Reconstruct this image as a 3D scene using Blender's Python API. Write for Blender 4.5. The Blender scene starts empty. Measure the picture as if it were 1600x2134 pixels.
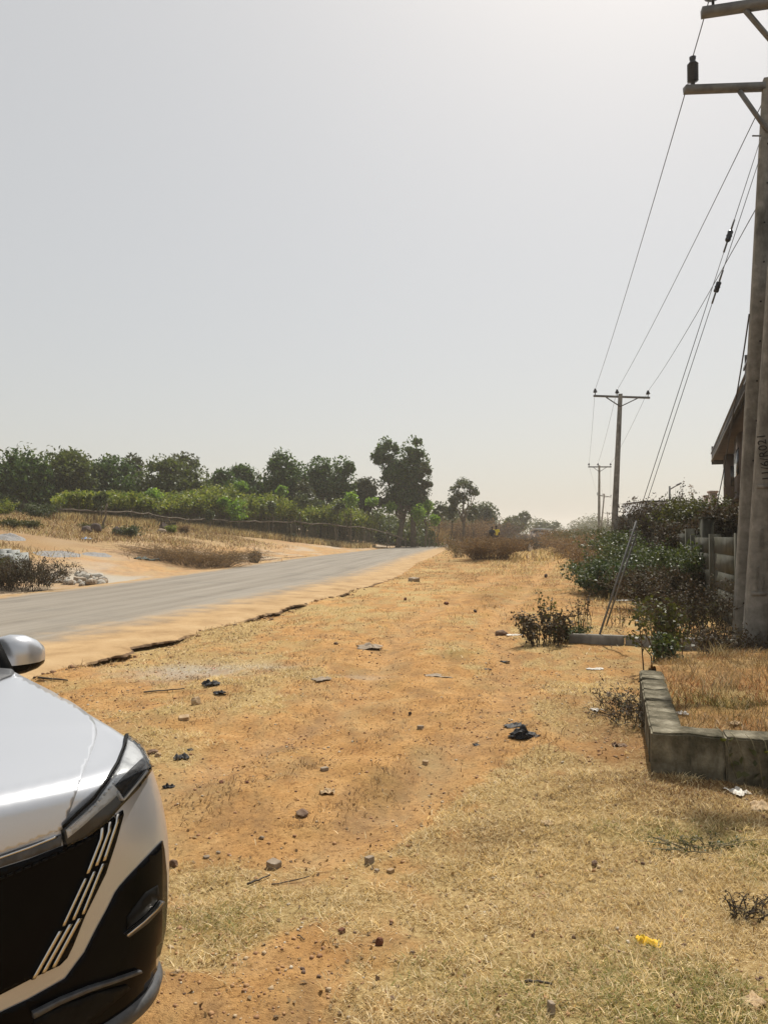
import bpy, bmesh, math, random
import numpy as np
from mathutils import Vector, Matrix
from mathutils.bvhtree import BVHTree
from mathutils.geometry import delaunay_2d_cdt

S = bpy.context.scene
COL = S.collection
R = math.radians
random.seed(7)
rng = np.random.default_rng(7)

# ---------------------------------------------------------------- camera, sky, sun, exposure
H = 1.65
F = 1600.0
PITCH = math.atan(45 / F)
cam_d = bpy.data.cameras.new("camera")
cam = bpy.data.objects.new("camera", cam_d)
COL.objects.link(cam)
cam.location = (0, 0, H)
cam.rotation_euler = (R(90) + PITCH, 0, 0)
cam_d.sensor_fit = 'VERTICAL'
cam_d.sensor_height = 32.0
cam_d.lens = 32.0 * F / 2134.0
cam_d.clip_start = 0.05
cam_d.clip_end = 6000
S.camera = cam

SUN_EL, SUN_AZ = R(55), R(24)          # azimuth measured from +Y towards +X
W = bpy.data.worlds.new("World")
S.world = W
W.use_nodes = True
wn = W.node_tree
wn.nodes.clear()
sky = wn.nodes.new('ShaderNodeTexSky')
sky.sky_type = 'NISHITA'
sky.sun_disc = False
sky.sun_elevation = SUN_EL
sky.sun_rotation = SUN_AZ
sky.air_density = 1.0
sky.dust_density = 3.0
sky.ozone_density = 1.0
sky.altitude = 0
hs = wn.nodes.new('ShaderNodeHueSaturation')
hs.inputs['Saturation'].default_value = 0.95
bg = wn.nodes.new('ShaderNodeBackground')
bg.inputs['Strength'].default_value = 0.10
wo = wn.nodes.new('ShaderNodeOutputWorld')
wn.links.new(sky.outputs[0], hs.inputs['Color'])
hz = wn.nodes.new('ShaderNodeMix')          # harmattan dust: an even pale veil over the clear sky
hz.data_type = 'RGBA'
hz.inputs[0].default_value = 0.64
hz.inputs[7].default_value = (6.6, 6.45, 5.95, 1)
wn.links.new(hs.outputs[0], hz.inputs[6])
wn.links.new(hz.outputs[2], bg.inputs['Color'])
wn.links.new(bg.outputs[0], wo.inputs['Surface'])

sd = bpy.data.lights.new("sun", 'SUN')
sd.energy = 4.8
sd.angle = R(0.8)
sd.color = (1.0, 0.945, 0.85)
sun = bpy.data.objects.new("sun", sd)
COL.objects.link(sun)
sdir = Vector((math.sin(SUN_AZ) * math.cos(SUN_EL), math.cos(SUN_AZ) * math.cos(SUN_EL), math.sin(SUN_EL)))
sun.rotation_euler = sdir.to_track_quat('Z', 'Y').to_euler()
sun.location = sdir * 60

S.view_settings.view_transform = 'Standard'
S.view_settings.look = 'None'
S.view_settings.exposure = 0.12
S.view_settings.gamma = 1.0
S.render.engine = 'CYCLES'
S.cycles.use_denoising = True
S.cycles.max_bounces = 6
S.cycles.diffuse_bounces = 3
S.cycles.glossy_bounces = 3
S.cycles.transmission_bounces = 4
S.cycles.transparent_max_bounces = 8
S.cycles.volume_bounces = 1
S.cycles.caustics_reflective = False
S.cycles.caustics_refractive = False

CP, SP = math.cos(PITCH), math.sin(PITCH)


def ray(u, v):
    a = (u - 800.0) / F
    b = (1067.0 - v) / F
    y = CP - SP * b
    return a / y, (SP + CP * b) / y       # x and z per metre of Y


def at(u, v, y):
    a, b = ray(u, v)
    return Vector((a * y, y, H + b * y))


# ---------------------------------------------------------------- noise and terrain
def _h(ix, iy, s):
    n = (ix.astype(np.int64) * 374761393 + iy.astype(np.int64) * 668265263 + s * 974711) & 0xffffffff
    n = ((n ^ (n >> 13)) * 1274126177) & 0xffffffff
    return ((n ^ (n >> 16)) & 0xffff) / 65535.0


def vn(x, y, s=0):
    x = np.asarray(x, float)
    y = np.asarray(y, float)
    ix = np.floor(x)
    iy = np.floor(y)
    fx = x - ix
    fy = y - iy
    fx = fx * fx * (3 - 2 * fx)
    fy = fy * fy * (3 - 2 * fy)
    a = _h(ix, iy, s); b = _h(ix + 1, iy, s); c = _h(ix, iy + 1, s); d = _h(ix + 1, iy + 1, s)
    return (a + (b - a) * fx) * (1 - fy) + (c + (d - c) * fx) * fy


def fbm(x, y, s=0, o=4):
    t = 0; a = .5; n = 0
    for i in range(o):
        t = t + a * vn(x * 2 ** i, y * 2 ** i, s + i * 17); n += a; a *= .5
    return t / n


def sst(a, b, x):
    t = np.clip((x - a) / (b - a), 0, 1)
    return t * t * (3 - 2 * t)


ROADP = np.array([(-21.6, -50), (-15.6, -25), (-10.2, 0), (-8.3, 10), (-5.85, 20), (-4.0, 30), (-1.8, 50), (1.6, 74), (5, 94), (12, 120), (26, 147), (46, 180), (90, 240), (210, 390)], float)
# smooth the polyline
_t = np.concatenate([[0], np.cumsum(np.linalg.norm(np.diff(ROADP, axis=0), axis=1))])
_ts = np.linspace(0, _t[-1], 260)
RC = np.stack([np.interp(_ts, _t, ROADP[:, i]) for i in (0, 1)], 1)
for _ in range(6):
    RC[1:-1] = (RC[:-2] + 2 * RC[1:-1] + RC[2:]) / 4
RS = np.gradient(RC, axis=0)
RS /= np.linalg.norm(RS, axis=1)[:, None]


def halfw(y):
    return np.interp(y, [20, 30, 50, 94], [4.15, 4.4, 4.5, 3.3])


def lateral(x, y):
    x = np.asarray(x, float); y = np.asarray(y, float)
    sh = x.shape
    x = x.ravel(); y = y.ravel()
    out = np.empty_like(x); yc = np.empty_like(x)
    for i in range(0, len(x), 4000):
        dx = x[i:i + 4000, None] - RC[None, :, 0]; dy = y[i:i + 4000, None] - RC[None, :, 1]
        k = np.argmin(dx * dx + dy * dy, 1)
        r = np.arange(len(k))
        ddx = dx[r, k]; ddy = dy[r, k]
        out[i:i + 4000] = ddx * RS[k, 1] - ddy * RS[k, 0]
        yc[i:i + 4000] = RC[k, 1]
        far = np.hypot(ddx, ddy)
        out[i:i + 4000] = np.where(far > np.abs(out[i:i + 4000]) * 1.3 + 3, np.sign(out[i:i + 4000] + 1e-9) * far, out[i:i + 4000])
    return out.reshape(sh), yc.reshape(sh)


def wall_x(y):
    return 5.75 + (y - 12.0) * .245 + np.clip(y - 40, 0, 999) * .03


TRK = np.array([(-1.4, 3.6), (-.35, 5.4), (.25, 7.2), (.45, 9), (.9, 12), (1.9, 17), (4.2, 26), (7.6, 38), (11, 50), (16, 66)])


def rut(x, y):
    c = np.interp(y, TRK[:, 1], TRK[:, 0]) + (fbm(y * .35, y * 0 + 3, 83) - .5) * .5
    w = sst(3.4, 5, y) * (1 - sst(50, 66, y))
    a = np.exp(-((np.abs(x - c - .08) - .78) / .21) ** 2)
    return a * w * (.45 + .75 * fbm(x * .5, y * .5, 85))


def edge_n(x, y):
    return sst(.36, .56, fbm(x * .75, y * .75, 77))


def T(x, y):
    x = np.asarray(x, float); y = np.asarray(y, float)
    lat, yc = lateral(x, y)
    L = halfw(yc)
    rl = -lat - L
    rr = lat - L
    en = (fbm(x * 2.3, y * 2.3, 3) - .5) * .5
    fy = sst(20, 30, y)
    z = -.11 + np.zeros_like(x)
    z = z + .11 * sst(-.1, .4, rr + en) * fy + (1 - fy) * .11 * (1 - (.25 + .75 * edge_n(x, y)) * np.exp(-np.clip(rr - .1, 0, 99) / 1.3)) * sst(-.3, .05, rr)
    z = z + .11 * sst(-.1, .5, rl + en * .4)
    z = z + (.17 * np.clip(rl - 1.0, 0, 15) + .07 * np.clip(rl - 16, 0, 22)) * sst(0, 3, rl) * (1 - .75 * sst(95, 140, y))
    z = z + .12 * sst(.1, .9, rl + en) * sst(38, 55, y) * (1 - sst(.9, 3, rl))
    z = z + .30 * np.exp(-(((x - 5.6) / 4.) ** 2 + ((y - 42) / 7.) ** 2))
    z = z + .5 * sst(-5, -.5, x - wall_x(y)) * sst(20, 40, y)
    nf = 1 / (1 + np.abs(y) / 60)
    z = z - .05 * rut(x, y)
    off = sst(-.1, .5, np.maximum(rl, rr))
    z = z + off * ((fbm(x * .55, y * .55, 11) - .5) * .22 * nf + (fbm(x * 2.4, y * 2.4, 21) - .5) * .075 * nf + (vn(x * 11, y * 11, 31) - .5) * .016 * nf)
    return z


def Tz(x, y):
    return float(T(np.array([x]), np.array([y]))[0])


_Y = np.concatenate([np.linspace(1.2, 30, 500), np.linspace(30, 140, 700)[1:], np.geomspace(140, 900, 300)[1:]])


def gnd(u, v):
    a, b = ray(u, v)
    zz = H + b * _Y - T(a * _Y, _Y)
    k = np.argmax(zz < 0)
    if zz[k] >= 0:
        k = len(_Y) - 1
    y = _Y[k]
    if k > 0:
        t = zz[k - 1] / (zz[k - 1] - zz[k] + 1e-9)
        y = _Y[k - 1] + t * (_Y[k] - _Y[k - 1])
    return Vector((a * y, y, Tz(a * y, y)))


# ---------------------------------------------------------------- object helpers
def tag(o, label=None, cat=None, group=None, kind=None):
    if label: o['label'] = label
    if cat: o['category'] = cat
    if group: o['group'] = group
    if kind: o['kind'] = kind
    return o


def thing(name, label, cat, loc=(0, 0, 0), group=None):
    o = bpy.data.objects.new(name, None)
    o.empty_display_size = .2
    COL.objects.link(o)
    o.location = loc
    return tag(o, label, cat, group)


class Geo:
    def __init__(s):
        s.v = []; s.q = []; s.t = []; s.c = []; s.n = 0

    def add(s, v, q=None, t=None, c=None):
        v = np.asarray(v, np.float32).reshape(-1, 3)
        if q is not None and len(q): s.q.append(np.asarray(q, np.int64).reshape(-1, 4) + s.n)
        if t is not None and len(t): s.t.append(np.asarray(t, np.int64).reshape(-1, 3) + s.n)
        if c is not None:
            c = np.asarray(c, np.float32)
            if c.ndim == 1: c = np.tile(c, (len(v), 1))
            s.c.append(c)
        s.v.append(v); s.n += len(v)

    def build(s, name, m, parent=None, smooth=False):
        v = np.concatenate(s.v).copy()
        if parent is not None:
            v -= np.array(parent.location, np.float32)
        q = np.concatenate(s.q) if s.q else np.zeros((0, 4), np.int64)
        t = np.concatenate(s.t) if s.t else np.zeros((0, 3), np.int64)
        me = bpy.data.meshes.new(name)
        me.vertices.add(len(v))
        me.vertices.foreach_set('co', v.ravel())
        idx = np.concatenate([q.ravel(), t.ravel()]).astype(np.int32)
        me.loops.add(len(idx))
        me.loops.foreach_set('vertex_index', idx)
        st = np.concatenate([np.arange(len(q)) * 4, len(q) * 4 + np.arange(len(t)) * 3]).astype(np.int32)
        me.polygons.add(len(st))
        me.polygons.foreach_set('loop_start', st)
        if smooth:
            me.polygons.foreach_set('use_smooth', np.ones(len(st), bool))
        if s.c:
            at_ = me.color_attributes.new('Col', 'FLOAT_COLOR', 'POINT')
            c = np.concatenate(s.c)
            c4 = np.ones((len(v), 4), np.float32); c4[:, :3] = c[:, :3]
            at_.data.foreach_set('color', c4.ravel())
        me.update(calc_edges=True)
        me.validate()
        me.materials.append(m)
        o = bpy.data.objects.new(name, me)
        COL.objects.link(o)
        if parent is not None: o.parent = parent
        return o

    def box(s, c, d, rot=None, bev=0):
        d = np.asarray(d, float) / 2
        p = np.array([(x, y, z) for x in (-1, 1) for y in (-1, 1) for z in (-1, 1)], float) * d
        if rot is not None: p = p @ np.array(rot).T
        s.add(p + np.asarray(c, float), q=[(0, 1, 3, 2), (4, 6, 7, 5), (0, 4, 5, 1), (2, 3, 7, 6), (0, 2, 6, 4), (1, 5, 7, 3)])

    def tube(s, pts, rad, n=6, cap=True):
        pts = np.asarray(pts, float)
        m = len(pts)
        rad = np.broadcast_to(np.asarray(rad, float), (m,))
        d = np.gradient(pts, axis=0)
        d /= np.linalg.norm(d, axis=1)[:, None] + 1e-9
        ref = np.array([0, 0, 1.]) if abs(d[0, 2]) < .9 else np.array([1., 0, 0])
        a = np.cross(d, ref); a /= np.linalg.norm(a, axis=1)[:, None] + 1e-9
        b = np.cross(d, a)
        th = np.linspace(0, 2 * np.pi, n, endpoint=False)
        V = pts[:, None] + rad[:, None, None] * (a[:, None] * np.cos(th)[None, :, None] + b[:, None] * np.sin(th)[None, :, None])
        i = np.arange(m - 1)[:, None] * n; j = np.arange(n)[None]
        q = np.stack([i + j, i + (j + 1) % n, i + n + (j + 1) % n, i + n + j], -1).reshape(-1, 4)
        V = V.reshape(-1, 3)
        t = None
        if cap:
            V = np.concatenate([V, pts[:1], pts[-1:]])
            k = np.arange(n)
            t = np.concatenate([np.stack([(k + 1) % n, k, np.full(n, m * n)], 1), np.stack([(m - 1) * n + k, (m - 1) * n + (k + 1) % n, np.full(n, m * n + 1)], 1)])
        s.add(V, q=q, t=t)

    def lathe(s, prof, c, n=14, axis=(0, 0, 1)):
        prof = np.asarray(prof, float)
        ax = Vector(axis).normalized()
        rot = np.array(Vector((0, 0, 1)).rotation_difference(ax).to_matrix())
        th = np.linspace(0, 2 * np.pi, n, endpoint=False)
        V = np.stack([prof[:, 0, None] * np.cos(th), prof[:, 0, None] * np.sin(th), np.repeat(prof[:, 1, None], n, 1)], -1).reshape(-1, 3) @ rot.T + np.array(c)
        m = len(prof)
        i = np.arange(m - 1)[:, None] * n; j = np.arange(n)[None]
        q = np.stack([i + j, i + (j + 1) % n, i + n + (j + 1) % n, i + n + j], -1).reshape(-1, 4)
        s.add(V, q=q)

    def leaves(s, P, L, Wd, up=.35, c=None, droop=0., bend=.25):
        """kite-shaped leaves at points P, random facing"""
        P = np.asarray(P, float); n = len(P)
        L = np.broadcast_to(L, (n,)) * rng.uniform(.7, 1.3, n)
        Wd = np.broadcast_to(Wd, (n,)) * rng.uniform(.7, 1.3, n)
        d = rng.normal(size=(n, 3)); d[:, 2] -= droop
        d /= np.linalg.norm(d, axis=1)[:, None]
        nn = rng.normal(size=(n, 3)); nn[:, 2] += up * 3
        sd_ = np.cross(d, nn); sd_ /= np.linalg.norm(sd_, axis=1)[:, None] + 1e-9
        nrm = np.cross(sd_, d)
        a = P - d * (L / 2)[:, None]
        e = P + d * (L / 2)[:, None] - nrm * (L * bend * .5)[:, None]
        m1 = P + sd_ * (Wd / 2)[:, None] + nrm * (L * bend * .25)[:, None]
        m2 = P - sd_ * (Wd / 2)[:, None] + nrm * (L * bend * .25)[:, None]
        V = np.stack([a, m1, e, m2], 1).reshape(-1, 3)
        q = np.arange(n * 4).reshape(n, 4)
        cc = None
        if c is not None: cc = np.repeat(np.asarray(c, float), 4, 0)
        s.add(V, q=q, c=cc)

    def blades(s, P, L, Wd, lean=.6, c=None, az=None, segs=2):
        P = np.asarray(P, float); n = len(P)
        L = np.broadcast_to(L, (n,)); Wd = np.broadcast_to(Wd, (n,)); lean = np.broadcast_to(lean, (n,))
        az = rng.uniform(0, 2 * np.pi, n) if az is None else az
        dh = np.stack([np.cos(az), np.sin(az), 0 * az], 1)
        sd_ = np.stack([-np.sin(az), np.cos(az), 0 * az], 1)
        fz = rng.uniform(0, 2 * np.pi, n)
        sd_ = sd_ * np.cos(fz)[:, None] + dh * np.sin(fz)[:, None]
        h = np.sqrt(np.clip(1 - lean ** 2, .0, 1))
        mid = P + dh * (L * .5 * lean * .7)[:, None]; mid[:, 2] += L * .5 * np.maximum(h, .12)
        tip = P + dh * (L * lean)[:, None]; tip[:, 2] += L * np.maximum(h * .85, .05)
        w = (Wd / 2)[:, None]
        V = np.stack([P - sd_ * w, P + sd_ * w, mid + sd_ * w * .8, mid - sd_ * w * .8, tip], 1).reshape(-1, 3)
        b = np.arange(n)[:, None] * 5
        q = b + np.array([[0, 1, 2, 3]]); t = b + np.array([[3, 2, 4]])
        cc = None
        if c is not None: cc = np.repeat(np.asarray(c, float), 5, 0)
        s.add(V, q=q, t=t, c=cc)


# ---------------------------------------------------------------- materials
def nodes(name):
    m = bpy.data.materials.new(name)
    m.use_nodes = True
    nt = m.node_tree
    nt.nodes.clear()
    o = nt.nodes.new('ShaderNodeOutputMaterial')
    p = nt.nodes.new('ShaderNodeBsdfPrincipled')
    nt.links.new(p.outputs[0], o.inputs[0])
    return m, nt, p, o


def N(nt, t, **k):
    n = nt.nodes.new(t)
    for a, b in k.items():
        if a in n.inputs.keys():
            n.inputs[a].default_value = b
        else:
            setattr(n, a, b)
    return n


def c4(c): return (c[0], c[1], c[2], 1)


def ramp(nt, src, stops):
    r = nt.nodes.new('ShaderNodeValToRGB')
    e = r.color_ramp.elements
    e[0].position, e[0].color = stops[0][0], c4(stops[0][1])
    e[1].position, e[1].color = stops[-1][0], c4(stops[-1][1])
    for p, c in stops[1:-1]:
        x = e.new(p); x.color = c4(c)
    nt.links.new(src, r.inputs[0])
    return r.outputs[0]


def mix(nt, f, a, b, mode='MIX'):
    n = nt.nodes.new('ShaderNodeMix')
    n.data_type = 'RGBA'; n.blend_type = mode
    for sock, val in ((n.inputs[0], f), (n.inputs[6], a), (n.inputs[7], b)):
        if hasattr(val, 'is_linked'): nt.links.new(val, sock)
        elif isinstance(val, (int, float)): sock.default_value = val
        else: sock.default_value = c4(val)
    return n.outputs[2]


def noise(nt, scale, detail=6, rough=.6, coord='Object', vec=None):
    n = N(nt, 'ShaderNodeTexNoise', Scale=scale, Detail=detail, Roughness=rough)
    if vec is None:
        tc = nt.nodes.new('ShaderNodeTexCoord'); vec = tc.outputs[coord]
    nt.links.new(vec, n.inputs['Vector'])
    return n.outputs['Fac']


def bump(nt, p, h, strength=.4, dist=.02):
    b = N(nt, 'ShaderNodeBump', Strength=strength, Distance=dist)
    nt.links.new(h, b.inputs['Height'])
    nt.links.new(b.outputs[0], p.inputs['Normal'])


def simple(name, stops, scale=4, rough=.8, metal=0, bs=.3, bd=.01, bscale=None, spec=.3, coat=0, streak=None):
    m, nt, p, o = nodes(name)
    f = noise(nt, scale)
    c = ramp(nt, f, stops if isinstance(stops[0][0], (int, float)) and len(stops[0]) == 2 else [(.35, stops[0]), (.65, stops[-1])])
    if streak:
        tc = nt.nodes.new('ShaderNodeTexCoord'); mp = nt.nodes.new('ShaderNodeMapping')
        mp.inputs['Scale'].default_value = streak[1]
        nt.links.new(tc.outputs['Object'], mp.inputs['Vector'])
        f2 = noise(nt, 1.0, 5, .65, vec=mp.outputs[0])
        r2 = N(nt, 'ShaderNodeMapRange'); r2.inputs[1].default_value = .48; r2.inputs[2].default_value = .72
        nt.links.new(f2, r2.inputs[0])
        c = mix(nt, r2.outputs[0], c, streak[0])
    nt.links.new(c, p.inputs['Base Color'])
    p.inputs['Roughness'].default_value = rough
    p.inputs['Metallic'].default_value = metal
    p.inputs['Specular IOR Level'].default_value = spec
    if coat: p.inputs['Coat Weight'].default_value = coat; p.inputs['Coat Roughness'].default_value = .03
    if bs:
        bump(nt, p, noise(nt, bscale or scale * 6, 8, .7), bs, bd)
    return m


def leafm(name, cols, trans=.3, rough=.5, spec=.35, attr=False, tint=None):
    """per-leaf random colour, thin-leaf translucency"""
    m, nt, p, o = nodes(name)
    g = nt.nodes.new('ShaderNodeNewGeometry')
    n = len(cols)
    c = ramp(nt, g.outputs['Random Per Island'], [(i / max(1, n - 1), k) for i, k in enumerate(cols)])
    if attr:
        a = nt.nodes.new('ShaderNodeVertexColor'); a.layer_name = 'Col'
        c = mix(nt, 1.0, c, a.outputs[0], 'MULTIPLY')
    nt.links.new(c, p.inputs['Base Color'])
    p.inputs['Roughness'].default_value = rough
    p.inputs['Specular IOR Level'].default_value = spec
    if trans:
        t = nt.nodes.new('ShaderNodeBsdfTranslucent')
        c2 = mix(nt, 1.0, c, tint or (1.3, 1.35, .6), 'MULTIPLY')
        nt.links.new(c2, t.inputs['Color'])
        ms = nt.nodes.new('ShaderNodeMixShader'); ms.inputs[0].default_value = trans
        nt.links.new(p.outputs[0], ms.inputs[1]); nt.links.new(t.outputs[0], ms.inputs[2])
        nt.links.new(ms.outputs[0], o.inputs[0])
    return m


MAT = {}
MAT['concrete'] = simple('weathered concrete', [(.3, (.16, .145, .12)), (.5, (.23, .21, .18)), (.7, (.30, .28, .24))], 3, .9, bs=.35, bd=.006, bscale=40, streak=((.10, .09, .075), (3, 3, .35)))
MAT['pole'] = simple('pole concrete', [(.3, (.15, .145, .13)), (.5, (.215, .207, .187)), (.7, (.285, .275, .25))], 7, .95, bs=.6, bd=.006, bscale=45, streak=((.07, .068, .06), (2.5, 2.5, .9)), spec=.1)
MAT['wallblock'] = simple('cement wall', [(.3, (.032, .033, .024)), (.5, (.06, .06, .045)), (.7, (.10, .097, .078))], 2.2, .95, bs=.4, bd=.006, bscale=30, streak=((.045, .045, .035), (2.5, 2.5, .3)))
MAT['block'] = simple('rough sandcrete block', [(.32, (.085, .075, .052)), (.5, (.20, .178, .128)), (.68, (.37, .335, .255))], 7, .95, bs=1.0, bd=.018, bscale=34, streak=((.03, .03, .019), (4, 4, 1.0)), spec=.05)
MAT['steel'] = simple('dark galvanised steel', [(.3, (.10, .10, .10)), (.7, (.19, .19, .185))], 6, .6, .3, bs=.1, bd=.003)
MAT['insul'] = simple('dark glazed insulator', [(.3, (.02, .023, .03)), (.7, (.035, .04, .05))], 6, .3, bs=0)
MAT['wire'] = simple('aged conductor', [(.3, (.05, .05, .055)), (.7, (.08, .08, .085))], 6, .6, bs=0)
MAT['wood'] = simple('grey weathered branch', [(.3, (.07, .055, .04)), (.7, (.20, .165, .12))], 5, .9, bs=.5, bd=.01)
MAT['bark'] = simple('bark', [(.3, (.05, .04, .03)), (.7, (.15, .12, .09))], 4, .95, bs=.6, bd=.02)
MAT['twig'] = simple('dry twig', [(.3, (.06, .042, .028)), (.7, (.17, .12, .075))], 7, .9, bs=0)
MAT['darktwig'] = simple('dark twig', [(.3, (.035, .028, .022)), (.7, (.10, .08, .06))], 7, .9, bs=0)
MAT['stem'] = simple('green brown stem', [(.3, (.10, .09, .05)), (.7, (.24, .205, .125))], 7, .8, bs=0)
MAT['rock'] = simple('brown stone', [(.3, (.10, .06, .04)), (.5, (.17, .11, .075)), (.7, (.25, .18, .12))], 14, .95, bs=.6, bd=.01, bscale=60)
MAT['darkrock'] = simple('dark boulder', [(.3, (.045, .032, .028)), (.7, (.12, .085, .07))], 5, .9, bs=.6, bd=.03, bscale=20)
MAT['redrock'] = simple('laterite stone', [(.3, (.09, .035, .02)), (.7, (.19, .085, .05))], 14, .95, bs=.7, bd=.01, bscale=60)
MAT['tanrock'] = simple('tan stone', [(.3, (.26, .17, .09)), (.7, (.46, .34, .21))], 14, .95, bs=.6, bd=.008, bscale=60)
MAT['greyrock'] = simple('cement fragment', [(.3, (.20, .155, .11)), (.7, (.38, .31, .235))], 14, .95, bs=.6, bd=.008, bscale=60)
MAT['paper'] = simple('pale litter', [(.3, (.50, .46, .40)), (.7, (.72, .69, .63))], 20, .8, bs=0)
MAT['tanleaf'] = simple('dead leaf', [(.3, (.30, .20, .11)), (.7, (.50, .37, .22))], 20, .8, bs=0)
MAT['blackbag'] = simple('black polythene', [(.3, (.008, .008, .009)), (.7, (.02, .02, .022))], 20, .6, bs=0, spec=.25)
MAT['yellow'] = simple('yellow litter', [(.3, (.62, .36, .02)), (.7, (.80, .55, .04))], 30, .6, bs=0)
MAT['blue'] = simple('blue litter', [(.3, (.05, .15, .35)), (.7, (.35, .45, .6))], 12, .6, bs=0)
MAT['tarp'] = simple('grey green tarpaulin', [(.3, (.04, .06, .055)), (.7, (.12, .16, .15))], 6, .6, bs=.3, bd=.02)
MAT['palestone'] = simple('pale rubble', [(.3, (.30, .275, .235)), (.7, (.52, .49, .43))], 9, .95, bs=.6, bd=.01, bscale=40)
MAT['greyblock'] = simple('grey moulded concrete', [(.3, (.20, .21, .20)), (.7, (.34, .35, .34))], 3, .9, bs=.3, bd=.006, bscale=40)
MAT['greyheap'] = simple('grey gravel', [(.3, (.15, .145, .14)), (.7, (.33, .32, .31))], 12, .95, bs=.8, bd=.03, bscale=30)
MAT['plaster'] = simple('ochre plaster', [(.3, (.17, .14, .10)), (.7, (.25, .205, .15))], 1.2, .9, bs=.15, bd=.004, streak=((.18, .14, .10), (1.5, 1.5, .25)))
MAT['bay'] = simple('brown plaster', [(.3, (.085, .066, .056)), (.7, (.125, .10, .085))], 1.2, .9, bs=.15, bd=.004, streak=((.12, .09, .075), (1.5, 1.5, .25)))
MAT['pink'] = simple('pink plaster', [(.3, (.36, .28, .25)), (.7, (.46, .37, .33))], 1.2, .9, bs=.1, bd=.004)
MAT['white'] = simple('white plaster', [(.3, (.60, .60, .61)), (.7, (.72, .72, .72))], .8, .9, bs=.1, bd=.004)
MAT['fascia'] = simple('dark fascia board', [(.3, (.03, .029, .028)), (.7, (.06, .058, .056))], 2, .7, bs=0)
MAT['metalroof'] = simple('metal roof', [(.3, (.10, .10, .105)), (.7, (.2, .2, .21))], 2, .5, .5, bs=0)
MAT['bluegreyroof'] = simple('pale blue roof sheet', [(.3, (.30, .34, .42)), (.7, (.62, .66, .72))], .8, .5, .1, bs=0)
MAT['shed'] = simple('shed boards', [(.3, (.14, .13, .14)), (.7, (.26, .24, .25))], 2, .8, bs=0)
MAT['glassdark'] = simple('dark window', [(.3, (.012, .013, .015)), (.7, (.03, .032, .035))], 1, .15, bs=0, spec=.5)
MAT['skin'] = simple('dark skin', [(.3, (.035, .02, .014)), (.7, (.06, .036, .026))], 9, .6, bs=0)
MAT['hair'] = simple('black hair', [(.3, (.006, .006, .006)), (.7, (.014, .013, .012))], 30, .8, bs=0)
MAT['clothdark'] = simple('dark cloth', [(.3, (.012, .014, .02)), (.7, (.03, .033, .045))], 9, .9, bs=0)
MAT['clothyel'] = simple('yellow cloth', [(.3, (.50, .40, .035)), (.7, (.68, .57, .08))], 5, .9, bs=0)
MAT['clothwhite'] = simple('white cloth', [(.3, (.55, .5, .48)), (.55, (.68, .65, .62)), (.75, (.12, .06, .06))], 9, .9, bs=0)
MAT['clothgrey'] = simple('grey brown cloth', [(.3, (.05, .042, .036)), (.7, (.10, .085, .07))], 5, .9, bs=0)
MAT['paint_black'] = simple('black paint strokes', [(.3, (.012, .012, .012)), (.7, (.03, .03, .03))], 30, .8, bs=0)

GL = {
    'mango': leafm('dark mango leaf', [(.025, .054, .015), (.042, .081, .022), (.062, .108, .027), (.095, .145, .036)], .3, .5, .3),
    'mango2': leafm('olive mango leaf', [(.040, .055, .02), (.062, .082, .026), (.09, .112, .034), (.125, .145, .046)], .32, .5, .3),
    'feather': leafm('grey green leaf', [(.040, .046, .026), (.06, .068, .036), (.09, .10, .05)], .25, .55, .25),
    'bright': leafm('fresh green leaf', [(.07, .13, .02), (.11, .20, .03), (.17, .27, .045), (.23, .33, .07)], .5, .45, .35),
    'crop': leafm('yellow green leaf', [(.07, .105, .024), (.125, .16, .03), (.19, .215, .04), (.27, .265, .075)], .42, .5, .3),
    'bush': leafm('shrub leaf', [(.028, .044, .019), (.048, .068, .027), (.075, .096, .038), (.115, .135, .06)], .25, .5, .3),
    'shiny': leafm('shiny leaf', [(.022, .042, .018), (.04, .066, .026), (.07, .10, .04), (.11, .14, .07)], .2, .5, .3),
    'olive': leafm('olive weed leaf', [(.045, .05, .018), (.075, .078, .025), (.11, .11, .035)], .3, .5, .3),
    'dry': leafm('dry brown leaf', [(.10, .062, .034), (.165, .108, .055), (.24, .165, .085), (.31, .225, .12)], .3, .7, .2, tint=(1.2, 1., .7)),
    'dryviolet': leafm('dry mauve leaf', [(.06, .042, .035), (.10, .075, .06), (.15, .115, .085)], .25, .7, .2, tint=(1.2, 1., .8)),
    'drydark': leafm('dark dry leaf', [(.035, .027, .02), (.06, .047, .032), (.10, .075, .05), (.07, .075, .035)], .2, .7, .2, tint=(1.2, 1., .7)),
    'straw': leafm('straw blade', [(.85, .85, .85), (1.15, 1.15, 1.15), (1.45, 1.4, 1.3)], .35, .6, .25, attr=True, tint=(1.1, 1.05, .8)),
    'haze': leafm('pale far leaf', [(.06, .075, .035), (.09, .105, .05), (.12, .13, .065)], .25, .6, .2),
}

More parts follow.
